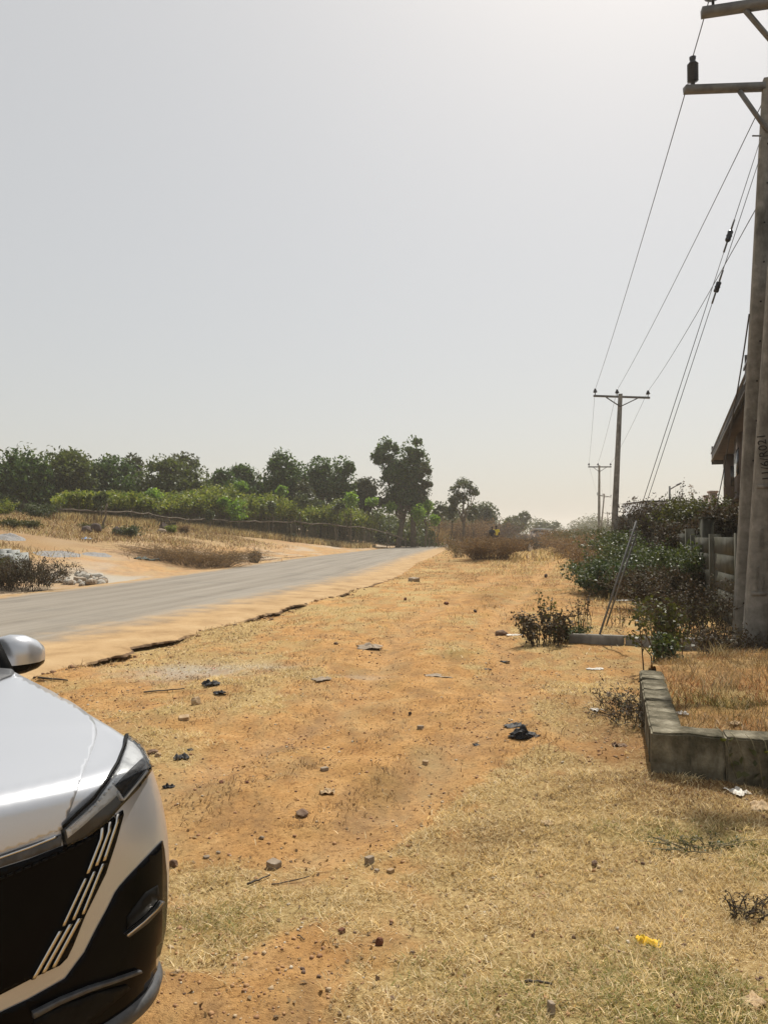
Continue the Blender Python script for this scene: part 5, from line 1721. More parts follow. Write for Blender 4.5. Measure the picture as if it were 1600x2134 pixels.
# dry thicket over the wall
for u, y, du, v0, v1, m, lb, n_ in ((1390, 27, 95, 1052, 1130, 'drydark', 'dry leafless thicket climbing over the middle wall', 240), (1455, 22.5, 95, 1048, 1124, 'olive', 'brownish creeper thicket on the wall top beside the dark post', 210), (1438, 20.6, 80, 1096, 1165, 'drydark', 'dusty creeper hanging down the front of the middle wall', 170), (1510, 19.2, 44, 1062, 1118, 'drydark', 'tangled creeper between the dark post and the poles', 120), (1325, 38, 50, 1082, 1125, 'drydark', 'dark creeper on the far wall below the water tank', 120)):
    z0 = at(u, v1, y).z; p = bpos(u, y); p.z = z0 - .2
    h = (at(u, v0, y).z - z0) * 1.08 + .2
    bush('thicket', lb, p, bw(du, y), 1.3, h, n_, GL[m], 46, .085, 'darktwig', cat='thicket', group='dry creepers over the wall', twr=.007, arch=.55, lw=.6, minh=.001, sub=4)
    # hanging skirt down to the ground
g = Geo()
for (u0, v0, u1, v1, y) in ((1305, 1135, 1372, 1053, 27),):
    P = [at(u0 + (u1 - u0) * t, v0 + (v1 - v0) * (1 - (1 - t) ** 1.7), y)[:] for t in np.linspace(0, 1, 12)]
    g.tube(P, np.linspace(.035, .015, 12), 6)
tag(g.build('arching_branch', MAT['darktwig'], None, smooth=True), 'bare dark branch arching up from the far wall', 'branch')
# loose sprigs rising above the thicket
for k, (u, v0, v1, y, lb) in enumerate(((1415, 1062, 1001, 26, 'leafy sprig rising highest above the thicket beside the street lamp'), (1444, 1062, 1010, 26.5, 'thin pale sprig above the thicket, right of the leafy one'))):
    a, b = at(u, v0, y), at(u + (8 if k == 0 else -6), v1, y)
    r = thing('sprig', lb, 'sprig', a[:], 'sprigs above the dry thicket')
    g = Geo(); limb(g, a, b, .01, .004, .05, 7); g.build('stems', MAT['twig'], r)
    t = rng.random(60)[:, None]
    g = Geo(); g.leaves(np.array(a[:]) + (np.array(b[:]) - np.array(a[:])) * t + rng.normal(size=(60, 3)) * (.09 if k == 0 else .05), .07, .045, .4); g.build('foliage', GL['drydark' if k == 0 else 'dry'], r)

# weeds and plants nearer
p = gnd(1385, 1402)
bush('green_shrub', 'leafy olive shrub with bare crooked stems behind the raised bed corner', p + Vector((0, .2, 0)), .62, .45, .80, 20, GL['olive'], 46, .055, 'twig', twr=.009, arch=.25, lw=.75, sub=5, cat='shrub')
p = gnd(1412, 1428)
bush('green_shrub', 'short dark green shrub growing inside the bed corner', p + Vector((0, .25, .12)), .22, .2, .40, 9, GL['bush'], 40, .05, 'darktwig', twr=.008, arch=.2, lw=.75, sub=4, cat='shrub')
p = gnd(1138, 1345)
bush('dark_shrub', 'small dark shrub at the left end of the low kerb', p, .62, .4, .48, 30, GL['drydark'], 36, .05, 'darktwig', twr=.007, arch=.3, lw=.7, cat='shrub')
p = gnd(1180, 1334)
bush('dark_shrub', 'bright green weed against the left kerb length', p, .5, .3, .22, 26, GL['bush'], 30, .045, 'stem', twr=.005, arch=.3, lw=.7, cat='weed')
p = gnd(1142, 1318); bush('seedling', 'tall leggy weed with yellowing leaves standing behind the small dark shrub', p, .3, .2, .62, 6, GL['olive'], 18, .06, 'darktwig', twr=.006, arch=.1, lw=.7, cat='weed')
p = gnd(1212, 1312); bush('seedling', 'wiry dead weed between the small dark shrub and the stay rods', p, .35, .3, .62, 12, GL['drydark'], 14, .05, 'darktwig', twr=.006, arch=.2, lw=.5, cat='weed')
p = gnd(1285, 1305); bush('seedling', 'thin brown weed right of the stay rods', p, .25, .2, .42, 8, GL['dry'], 14, .045, 'twig', twr=.005, arch=.2, lw=.5, cat='weed')
for u, v, h, w, m, lb, n_ in ((1470, 1335, .95, 1.3, 'drydark', 'brown weeds in the shade before the second pole', 80), (1400, 1325, .55, 1.2, 'olive', 'dry olive weeds along the shaded kerb', 60), (1515, 1372, .40, .8, 'drydark', 'dark stubbly weeds at the foot of the close poles', 60)):
    p = gnd(u, v)
    bush('shade_weeds', lb, p, w, .6, h, n_, GL[m], 26, .05, 'darktwig', cat='weed', group='weeds in the shade by the poles', twr=.005, arch=.4, lw=.5)
p = gnd(1318, 1500)
bush('dead_weed', 'flattened dark dead weed against the left side of the bed', p + Vector((-.02, 0, 0)), .45, .9, .22, 60, GL['drydark'], 14, .045, 'darktwig', cat='weed', twr=.004, arch=.8, lw=.3)
# creeper hanging on the front blocks
r = thing('creeper', 'creeper with a few yellow green leaves hanging over the front blocks', 'creeper', at(1500, 1520, 5.0)[:])
g = Geo(); lg = []
for (u, v) in ((1492, 1515), (1520, 1526), (1552, 1530), (1580, 1534), (1600, 1536)):
    a = at(u, v, 5.12 - (u - 1492) * .0012); P = [a, a + Vector((.01, -.06, -.02)), a + Vector((.03 + rng.normal() * .03, -.09, -.14)), a + Vector((.06 + rng.normal() * .05, -.13, -.30))]
    g.tube([p_[:] for p_ in P], .0035, 4)
    for t in rng.random(5): lg.append(np.array((P[1] + (P[3] - P[1]) * t)[:]) + rng.normal(size=3) * .02)
g.build('stems', MAT['stem'], r)
g = Geo(); g.leaves(np.array(lg), .06, .04, .2, droop=.8); g.build('foliage', GL['olive'], r)
for u, v, lb in ((1558, 1905, 'dark stubble tuft near the right picture edge in the straw'), (1455, 1765, 'dark green stubble patch in front of the bed')):
    p = gnd(u, v)
    bush('stubble', lb, p, (.26 if u > 1500 else .42), .16, (.07 if u > 1500 else .05), 24, GL['drydark' if u > 1500 else 'bush'], 8, .02, 'darktwig' if u > 1500 else 'stem', cat='stubble', twr=.004, arch=.1, lw=.4)

# ---------------------------------------------------------------- straw, stubble, gravel
SC = np.array([[.57, .455, .255], [.69, .585, .38], [.42, .315, .16], [.27, .175, .085]])
KEEP = [gnd(*q) for q in ((571, 1808), (770, 1800), (814, 1820), (790, 1972), (712, 1945), (1148, 2112), (1350, 1968), (1238, 1805), (1100, 2051), (1140, 2055), (530, 1844), (555, 1832), (590, 1843), (630, 1836), (1092, 1536), (1072, 1513), (1582, 1682), (1538, 1652), (1570, 2088), (684, 1654), (876, 1520), (886, 1593), (408, 1470), (384, 1500), (378, 1580), (630, 1700), (440, 1428), (458, 1446), (362, 1808), (1240, 1481), (545, 1750))]


def clear_of(x, y, rad):
    m = np.ones(np.shape(x), bool)
    for p in KEEP:
        m &= (x - p.x) ** 2 + (y - p.y) ** 2 > (rad * (.6 + p.y * .12)) ** 2
    return m

GC = np.array([[.17, .19, .055], [.24, .24, .08]])


def straw_cols(n, gr, dk):
    k = rng.choice(4, n, p=[.42, .26, .22, .10])
    c = SC[k]
    isg = rng.random(n) < gr * .55
    c = np.where(isg[:, None], GC[rng.integers(0, 2, n)], c)
    isd = rng.random(n) < dk * .5
    return np.where(isd[:, None], np.array([.20, .12, .055]), c)


def on_car(x, y):
    dx = x - CTX; dy = y - CTY
    ca, sa = math.cos(CA), math.sin(CA)
    lx = dx * ca + dy * sa; ly = -dx * sa + dy * ca
    return (lx < .1) & (lx > -4.4) & (np.abs(ly) < .95)


def in_bed(x, y):
    _, a, b = bed_z(x, y)
    return (a > -.02) & (b > -.02)


def scatter(n, y0, y1, spread=.62, pw=1.0):
    y = y0 + (y1 - y0) * rng.random(n) ** pw
    x = (rng.random(n) * 2 - 1) * spread * y + rng.uniform(-.4, .4, n)
    return x, y


g = Geo()
for (n, y0, y1, L0, L1, w) in ((250000, 1.9, 5.2, .02, .065, .0030), (190000, 5.0, 9.5, .025, .07, .0040), (90000, 9.3, 17, .035, .09, .0075)):
    x, y = scatter(n, y0, y1, .60, .8)
    st, gr, dk, gy = masks(x, y)
    dens = np.clip(st * 1.1 + gr * .5, .03, 1) ** 1.7 * (.25 + 1.2 * sst(.35, .65, fbm(x * 7, y * 7, 301)))
    lat, yc = lateral(x, y)
    keep = (rng.random(n) < dens) & ~on_car(x, y) & ~in_bed(x, y) & clear_of(x, y, .035) & (lat > halfw(yc) + .12)
    x, y, gr, dk = x[keep], y[keep], gr[keep], dk[keep]
    P = np.stack([x, y, T(x, y) - .001], 1)
    m = len(x)
    g.blades(P, rng.uniform(L0, L1, m), w * rng.uniform(.7, 1.5, m), np.clip(rng.normal(.86, .14, m), .2, .995), straw_cols(m, gr, dk))
# bleached tufts in the near straw
for k in range(620):
    y = 2.0 + 7 * rng.random() ** 1.3; x = rng.uniform(-.45, .55) * y
    st = masks(np.array([x]), np.array([y]))[0][0]
    if rng.random() > st * 1.1 - .05 or not clear_of(np.array([x]), np.array([y]), .11)[0] or on_car(x, y) or in_bed(np.array(x), np.array(y)): continue
    m = int(rng.integers(25, 80))
    P = np.stack([x + rng.normal(size=m) * .05, y + rng.normal(size=m) * .05, np.full(m, Tz(x, y))], 1)
    g.blades(P, rng.uniform(.02, .065, m) * (1 + .05 * y), .003 + .0004 * y, np.clip(rng.normal(.82, .15, m), .3, .99), SC[rng.choice(2, m)] * 1.08)
o = g.build('dry_grass', GL['straw'], None)
tag(o, 'short dry straw and stubble covering the dirt in the foreground', 'grass', kind='stuff')

# grass on the bed
g = Geo()
n = 42000
a = rng.uniform(.2, 4.6, n); b = rng.uniform(.2, 4.2, n)
x = BC.x + e1.x * a + e2.x * b; y = BC.y + e1.y * a + e2.y * b
z, _, _ = bed_z(x, y)
gr = np.clip(1.2 * np.exp(-(((x - 2.75) / .45) ** 2 + ((y - 6.35) / .35) ** 2)), 0, 1)
red = sst(.35, .6, fbm(x * 1.2, y * 1.2, 311))
keep = rng.random(n) < np.clip(.25 + fbm(x * 4, y * 4, 313) * .9, 0, 1)
c = straw_cols(n, gr, red * .7)
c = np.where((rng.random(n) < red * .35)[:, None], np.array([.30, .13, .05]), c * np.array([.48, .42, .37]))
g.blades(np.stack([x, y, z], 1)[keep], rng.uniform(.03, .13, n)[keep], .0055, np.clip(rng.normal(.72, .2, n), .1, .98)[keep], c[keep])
for k in range(26):          # taller wisps along the back of the bed
    u = rng.uniform(.3, 4); w_ = rng.uniform(1.6, 4.6)
    xx = BC.x + e1.x * w_ + e2.x * u; yy = BC.y + e1.y * w_ + e2.y * u; zz = float(bed_z(np.array(xx), np.array(yy))[0])
    m = 40
    g.blades(np.stack([xx + rng.normal(size=m) * .06, yy + rng.normal(size=m) * .06, np.full(m, zz)], 1), rng.uniform(.1, .3, m), .005, np.clip(rng.normal(.6, .2, m), .1, .95), SC[rng.choice(4, m)] * .5)
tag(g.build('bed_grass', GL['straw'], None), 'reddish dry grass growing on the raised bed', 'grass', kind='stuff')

# low grass further along the track and on both verges
g = Geo()
for (n, y0, y1, L0, L1, w, thr) in ((120000, 13, 48, .06, .2, .016, .0), (60000, 40, 90, .15, .45, .05, 0)):
    x = rng.uniform(-8, 22, n) if y0 < 20 else rng.uniform(0, 30, n); y = rng.uniform(y0, y1, n)
    lat, yc = lateral(x, y)
    st, gr, dk, gy = masks(x, y)
    wd = wall_x(y) - x
    edge = np.exp(-np.clip(wd - .3, 0, 99) / 2.2) + .6 * np.exp(-((wd - 5.5) / 1.6) ** 2) * (y > 30)
    dens = np.clip(.16 * st + .16 * gr + edge * .75 * sst(14, 20, y) + .10 * fbm(x, y, 5), 0, 1) * sst(.38, .62, fbm(x * .6, y * .6, 331) + edge * .3)
    keep = (rng.random(n) < dens) & (lat > halfw(yc) + .5) & (wd > .15)
    x, y, gr, ed = x[keep], y[keep], gr[keep], edge[keep]
    m = len(x)
    hgt = rng.uniform(L0, L1, m) * (.6 + 1.6 * ed)
    g.blades(np.stack([x, y, T(x, y) - .01], 1), hgt, w * rng.uniform(.6, 1.3, m), np.clip(rng.normal(.6, .22, m), .1, .97), straw_cols(m, gr * .8 + .15 * ed, np.full(m, .55)))
tag(g.build('track_grass', GL['straw'], None), 'sparse low dry grass along the dirt track and the wall foot', 'grass', kind='stuff')

# dark brittle stubble and debris in long patches over the bare dirt
g = Geo()
n = 260000
x, y = scatter(n, 4.5, 40, .6, 1.25)
lat, yc = lateral(x, y)
tx_ = np.interp(y, TRK[:, 1], TRK[:, 0])
pt = sst(.50, .68, fbm((x - tx_) * 2.2, y * .8, 381, 5)) * (.3 + 1.0 * sst(.4, .6, fbm(x * 9, y * 9, 383)))
keep = (rng.random(n) < np.clip(pt + .03, 0, 1) * (1 - .85 * np.clip(rut(x, y) * 1.6, 0, 1))) & (lat > halfw(yc) + .15) & ~on_car(x, y) & ~in_bed(x, y) & clear_of(x, y, .05) & (wall_x(y) - x > .2)
x, y = x[keep], y[keep]; m = len(x)
g.blades(np.stack([x, y, T(x, y) - .001], 1), rng.uniform(.015, .055, m) * (1 + y * .03), .0022 * (1 + y * .16) * rng.uniform(.6, 1.5, m), np.clip(rng.normal(.8, .2, m), .1, .99), np.array([[.15, .09, .045], [.22, .14, .07], [.10, .062, .035], [.33, .23, .115]])[rng.choice(4, m)])
tag(g.build('stubble_patches', GL['straw'], None), 'dark brittle stubble lying in long patches along the dirt track', 'grass', kind='stuff')

# dry grass over the rising field on the left
g = Geo()
# taller dry grass standing along the branch fence and between the crop stems
n = 42000
t = rng.random(n) * (len(FP) - 1.001); i = t.astype(int); f = (t - i)[:, None]
FA = np.array([p[:] for p in FP]); q = FA[i] * (1 - f) + FA[i + 1] * f
x = q[:, 0] + rng.normal(size=n) * .3; y = q[:, 1] + rng.uniform(-2.2, 2.5, n)
lat, yc = lateral(x, y)
keep = (-lat - halfw(yc) > .8) & (rng.random(n) < .25 + fbm(x * .7, y * .7, 391))
x, y = x[keep], y[keep]; m = len(x)
g.blades(np.stack([x, y, T(x, y) - .01], 1), rng.uniform(.25, .85, m), .045 * rng.uniform(.6, 1.3, m), np.clip(rng.normal(.4, .2, m), .05, .9), straw_cols(m, np.full(m, .10), np.full(m, .5)) * .8)
n = 240000
y = 22 + 75 * rng.random(n) ** .8; x = rng.uniform(-1.05, .2, n) * y * .62
lat, yc = lateral(x, y); rl = -lat - halfw(yc)
dens = sst(2.5, 9, rl) * sst(.42, .62, fbm(x * .22, y * .22, 341) + sst(6, 16, rl) * .28 - .3 * np.exp(-(((x + 9.4) / 3) ** 2 + ((y - 28) / 3) ** 2)))
keep = (rng.random(n) < dens) & (rl > .8)
x, y = x[keep], y[keep]; m = len(x)
g.blades(np.stack([x, y, T(x, y) - .01], 1), rng.uniform(.12, .42, m), .03 * y / 45 * rng.uniform(.6, 1.3, m), np.clip(rng.normal(.65, .2, m), .1, .97), straw_cols(m, np.full(m, .12), np.full(m, .9)) * .72)
tag(g.build('field_grass', GL['straw'], None), 'dry yellow brown grass on the rising field beyond the road', 'grass', kind='stuff')

# gravel and clods
def stones(n, x, y, z, s, cols):
    base = np.array([(-1, -1, -.6), (1, -1, -.6), (1, 1, -.6), (-1, 1, -.6), (-.7, -.7, .6), (.7, -.7, .6), (.7, .7, .6), (-.7, .7, .6)], float)
    V = base[None] * rng.uniform(.55, 1.15, (n, 8, 1)) * s[:, None, None] * np.array([1, .8, .75])
    th = rng.uniform(0, 6.28, n); c_, s_ = np.cos(th), np.sin(th)
    X = V[..., 0] * c_[:, None] - V[..., 1] * s_[:, None]; Y = V[..., 0] * s_[:, None] + V[..., 1] * c_[:, None]
    V = np.stack([X + x[:, None], Y + y[:, None], V[..., 2] + z[:, None]], -1)
    f = np.array([(0, 3, 2, 1), (4, 5, 6, 7), (0, 1, 5, 4), (1, 2, 6, 5), (2, 3, 7, 6), (3, 0, 4, 7)])
    q = (np.arange(n)[:, None, None] * 8 + f[None]).reshape(-1, 4)
    return V.reshape(-1, 3), q, np.repeat(cols, 8, 0)


m_, nt, p, o_ = nodes('gravel')
a_ = nt.nodes.new('ShaderNodeVertexColor'); a_.layer_name = 'Col'
nt.links.new(mix(nt, .6, a_.outputs[0], ramp(nt, noise(nt, 120, 4), [(.3, (.5, .5, .5)), (.7, (1.2, 1.2, 1.2))]), 'MULTIPLY'), p.inputs['Base Color'])
p.inputs['Roughness'].default_value = .95
MAT['gravel'] = m_
PC = np.array([[.40, .23, .11], [.30, .16, .08], [.45, .33, .2], [.14, .085, .055], [.5, .42, .31], [.33, .18, .09]])
n = 46000
x, y = scatter(n, 1.9, 14, .6, 1.15)
lat, yc = lateral(x, y)
keep = (lat > halfw(yc) + .15) & ~on_car(x, y) & ~in_bed(x, y) & (rng.random(n) < .25 + .9 * sst(.45, .7, fbm(x * 1.6, y * 1.6, 351)))
x, y = x[keep], y[keep]; n = len(x)
s = np.minimum(.0016 + .0018 * rng.exponential(1, n) ** 1.2, .0105) * (1 + y * .05)
V, q, c = stones(n, x, y, T(x, y) + s * .25, s, PC[rng.choice(6, n, p=[.3, .22, .16, .1, .08, .14])])
g = Geo(); g.add(V, q=q, c=c)
tag(g.build('gravel', MAT['gravel'], None), 'small stones and clods strewn over the bare dirt', 'gravel', kind='stuff')
# crumbled broken edge of the dirt bank beside the road
n = 9000
i = rng.integers(0, len(RC) - 1, n); t = rng.random(n)
cx = RC[i] + (RC[i + 1] - RC[i]) * t[:, None]
off = halfw(cx[:, 1]) + .10 + np.abs(rng.normal(size=n)) * .16
x = cx[:, 0] + RS[i, 1] * off; y = cx[:, 1] - RS[i, 0] * off
en = (fbm(x * 2.3, y * 2.3, 3) - .5) * .5
x += RS[i, 1] * -en * .8; y -= RS[i, 0] * -en * .8
keep = (y > 7) & (y < 27)
x, y = x[keep], y[keep]; n = len(x)
s = .008 + .010 * rng.exponential(1, n)
V, q, c = stones(n, x, y, T(x, y) + s * .3, np.minimum(s, .045), np.array([[.22, .12, .06], [.12, .07, .04], [.33, .2, .1]])[rng.integers(0, 3, n)])
g = Geo(); g.add(V, q=q, c=c)
n = 14000
i = rng.integers(0, len(RC) - 1, n); t = rng.random(n)
cx = RC[i] + (RC[i + 1] - RC[i]) * t[:, None]
off = halfw(cx[:, 1]) + .14 + np.abs(rng.normal(size=n)) * .10
bx = cx[:, 0] + RS[i, 1] * off; by = cx[:, 1] - RS[i, 0] * off
en = (fbm(bx * 2.3, by * 2.3, 3) - .5) * .5 + (fbm(bx * 4, by * 4, 67, 5) - .5) * .2
bx -= RS[i, 1] * en * .5; by += RS[i, 0] * en * .5
kk = (by > 7.5) & (by < 27) & (rng.random(n) < .15 + sst(.4, .65, fbm(bx * 1.3, by * 1.3, 361)))
bx, by = bx[kk], by[kk]; n = len(bx)
fr_ = Geo()
fr_.blades(np.stack([bx, by, T(bx, by) - .005], 1), rng.uniform(.04, .14, n), .006, np.clip(rng.normal(.6, .25, n), .05, .97), np.array([[.16, .10, .05], [.24, .16, .08], [.10, .065, .035], [.34, .25, .12]])[rng.choice(4, n)])
tag(fr_.build('bank_fringe', GL['straw'], None), 'dark dry fringe of grass along the broken road edge', 'grass', kind='stuff')
tag(g.build('bank_crumbs', MAT['gravel'], None), 'crumbled dark edge of the dirt bank along the road', 'soil', kind='stuff')
# dry leaf litter
g = Geo()
n = 2600
x, y = scatter(n, 2, 16, .6, 1.2)
lat, yc = lateral(x, y)
keep = (lat > halfw(yc) + .2) & ~on_car(x, y) & ~in_bed(x, y)
x, y = x[keep], y[keep]
g.leaves(np.stack([x, y, T(x, y) + .006], 1), .028, .016, 3.5)
tag(g.build('leaf_litter', GL['dry'], None), 'scattered dry leaves lying on the dirt', 'leaves', kind='stuff')

# ---------------------------------------------------------------- single stones, bricks and litter
def lump(name, label, cat, p, dim, mat, seed, rough=.18, box=False, tilt=0.0, sub=3, group=None, sink=.25, rz=None):
    rr = random.Random(seed)
    bm = bmesh.new()
    if box:
        bmesh.ops.create_cube(bm, size=2)
        bmesh.ops.bevel(bm, geom=bm.edges[:], offset=.12, segments=1, affect='EDGES')
        bmesh.ops.subdivide_edges(bm, edges=bm.edges[:], cuts=2, use_grid_fill=True)
    else:
        bmesh.ops.create_icosphere(bm, subdivisions=sub, radius=1)
    dirs = [Vector((rr.gauss(0, 1), rr.gauss(0, 1), rr.gauss(0, 1))).normalized() for _ in range(9)]
    cut = [rr.uniform(.62, .92) for _ in range(9)]
    for v in bm.verts:
        if not box:
            for d, c in zip(dirs, cut):
                k = v.co.dot(d)
                if k > c: v.co -= d * (k - c)
        n0 = float(fbm(np.array([v.co.x * 2.3 + seed * 3.1]), np.array([v.co.y * 2.3 + v.co.z * 3.7]), seed)[0]) - .5
        v.co *= 1 + n0 * rough * 2
        v.co = Vector((v.co.x * dim[0] / 2, v.co.y * dim[1] / 2, v.co.z * dim[2] / 2))
    me = bpy.data.meshes.new(name); bm.to_mesh(me); bm.free()
    me.materials.append(mat)
    o = bpy.data.objects.new(name, me); COL.objects.link(o)
    o.location = p + Vector((0, 0, dim[2] * (.5 - sink)))
    o.rotation_euler = (tilt, tilt * .6, rr.uniform(0, 6.28) if rz is None else rz)
    return tag(o, label, cat, group)


def scrap(name, label, cat, p, w, d, mat, seed, h=.02, group=None, flat=False):
    """crumpled thin sheet lying on the ground"""
    rr = np.random.default_rng(seed)
    n = 15
    th = np.linspace(0, 1, n)
    X, Y = np.meshgrid(th * 2 - 1, th * 2 - 1)
    fold = np.abs(fbm(X * 1.6 + seed, Y * 1.6, seed, 3) - .5) * 2
    r_ = np.maximum(np.abs(X), np.abs(Y)); a_ = np.arctan2(Y, X)
    k = .62 + .55 * vn(a_ * 1.4 + seed, r_ * 0 + seed, 4)
    Z = h * (fold * 1.8 * (1 - .5 * r_)) + h * .1
    V = np.stack([X * w / 2 * k, Y * d / 2 * k, Z], -1).reshape(-1, 3)
    ang = rr.uniform(-.5, .5); c_, s_ = math.cos(ang), math.sin(ang)
    V = np.stack([V[:, 0] * c_ - V[:, 1] * s_, V[:, 0] * s_ + V[:, 1] * c_, V[:, 2]], 1)
    V = np.concatenate([V, V - [0, 0, .0015]])
    i = np.arange(n - 1)[:, None] * n; j = np.arange(n - 1)[None]
    q = np.stack([i + j, i + j + 1, i + n + j + 1, i + n + j], -1).reshape(-1, 4)
    e_ = [(k_, k_ + 1) for k_ in range(n - 1)] + [(n - 1 + k_ * n, n - 1 + (k_ + 1) * n) for k_ in range(n - 1)] + [(n * n - 1 - k_, n * n - 2 - k_) for k_ in range(n - 1)] + [((n - 1 - k_) * n, (n - 2 - k_) * n) for k_ in range(n - 1)]
    sk = [(b_, a2, a2 + n * n, b_ + n * n) for a2, b_ in e_]
    g = Geo(); g.add(V + np.array(p[:]), q=np.concatenate([q, q[:, ::-1] + n * n, sk]))
    return tag(g.build(name, mat, None), label, cat, group)


def W_(px_, v):       # metres for a width in photo pixels on the ground at row v
    return px_ / 1600 * (1600 * H / (v - 1112))


st_specs = [
    # u, v(base), w px, h/w, material, box, label, name
    (571, 1808, 32, .5, 'greyrock', True, 'pale squared brick fragment left of the two dry twigs', 'brick_fragment'),
    (770, 1800, 21, .75, 'greyrock', True, 'grey brown brick lump, upper one of the small cluster right of the pale fragment', 'brick_fragment'),
    (814, 1820, 17, .5, 'tanrock', True, 'small flat tan brick piece just below the grey brown lump', 'brick_fragment'),
    (785, 1818, 11, .6, 'greyrock', True, 'tiny pale brick crumb left of the flat tan piece', 'brick_fragment'),
    (790, 1972, 22, 1.15, 'redrock', False, 'dark red upright stone on the bare strip in the lower middle', 'stone'),
    (712, 1945, 16, .6, 'redrock', True, 'reddish brick chip left of the dark red upright stone', 'brick_fragment'),
    (1148, 2112, 18, 1.4, 'greyrock', True, 'upright greyish stub in the straw at the bottom', 'stone'),
    (408, 1470, 30, .72, 'tanrock', False, 'tan boulder like stone beyond the headlamp, biggest on the bare dirt', 'stone'),
    (384, 1500, 30, .25, 'tanrock', True, 'flat tan slab just below the tan boulder like stone', 'stone'),
    (876, 1520, 15, .45, 'greyrock', True, 'pale brick piece on the bare dirt left of the black bag', 'brick_fragment'),
    (886, 1593, 17, .4, 'tanrock', True, 'brownish brick piece below the pale one on the bare dirt', 'brick_fragment'),
    (630, 1700, 40, .35, 'rock', False, 'half buried brown stone in the middle of the straw edge', 'stone'),
    (462, 1634, 16, .45, 'redrock', False, 'left one of two small red stones on the bare sand', 'stone'),
    (515, 1634, 12, .5, 'redrock', False, 'right one of two small red stones on the bare sand', 'stone'),
    (854, 1492, 9, 1.1, 'darkrock', False, 'tiny black upright stone alone on the sand', 'stone'),
    (1268, 1453, 20, .55, 'greyrock', False, 'grey stone in the grass left of the bed blocks', 'stone'),
    (676, 1607, 18, .4, 'greyrock', True, 'grey shard at the straw edge above the husk', 'stone'),
    (318, 1572, 30, .35, 'rock', False, 'brown stone behind the headlamp tip', 'stone'),
    (330, 1578, 20, .5, 'tanrock', False, 'pale stone beside the brown one by the headlamp', 'stone'),
    (362, 1808, 26, .7, 'rock', False, 'brown stone peeping from behind the car bumper', 'stone'),
    (1238, 1805, 22, .6, 'rock', False, 'brown grey stone in the straw below the bed corner', 'stone'),
    (1278, 1716, 12, .5, 'tanrock', False, 'small tan stone in the straw right of the middle', 'stone'),
    (430, 1790, 18, .5, 'greyrock', False, 'grey pebble like stone right of the bumper', 'stone'),
    (455, 1780, 12, .6, 'greyrock', False, 'small pale stone beside the grey one right of the bumper', 'stone'),
    (545, 1750, 16, .5, 'greyrock', False, 'whitish stone above the pale squared fragment', 'stone'),
    (700, 1345 + 0, 12, .5, 'rock', False, 'small brown stone by the cement lumps', 'stone'),
    (1044, 1326, 40, .35, 'rock', False, 'flat brown rock in front of the small dark shrub', 'stone'),
    (862, 1214, 24, .4, 'greyrock', True, 'squared grey block fragment on the sandy verge', 'brick_fragment'),
    (930, 1262, 14, .6, 'redrock', False, 'dark red stone on the track left of the mossy patch', 'stone'),
    (990, 1278, 12, .6, 'darkrock', False, 'black stone on the track', 'stone'),
    (1137, 1205, 10, .8, 'darkrock', False, 'black lump alone high on the dirt track', 'stone'),
    (844, 1253, 10, .8, 'redrock', False, 'small red stone at the broken road bank', 'stone'),
]
for k, (u, v, w, hr, m, bx, lb, nm) in enumerate(st_specs):
    p = gnd(u, v - 2); ww = W_(w, v) * .85
    lump(nm, lb, 'stone' if nm == 'stone' else 'brick', p, (ww, ww * .8, max(.012, ww * hr * 1.25)), MAT[m], 40 + k, .14, bx, .08, group='loose stones and brick pieces on the dirt', sink=.2)

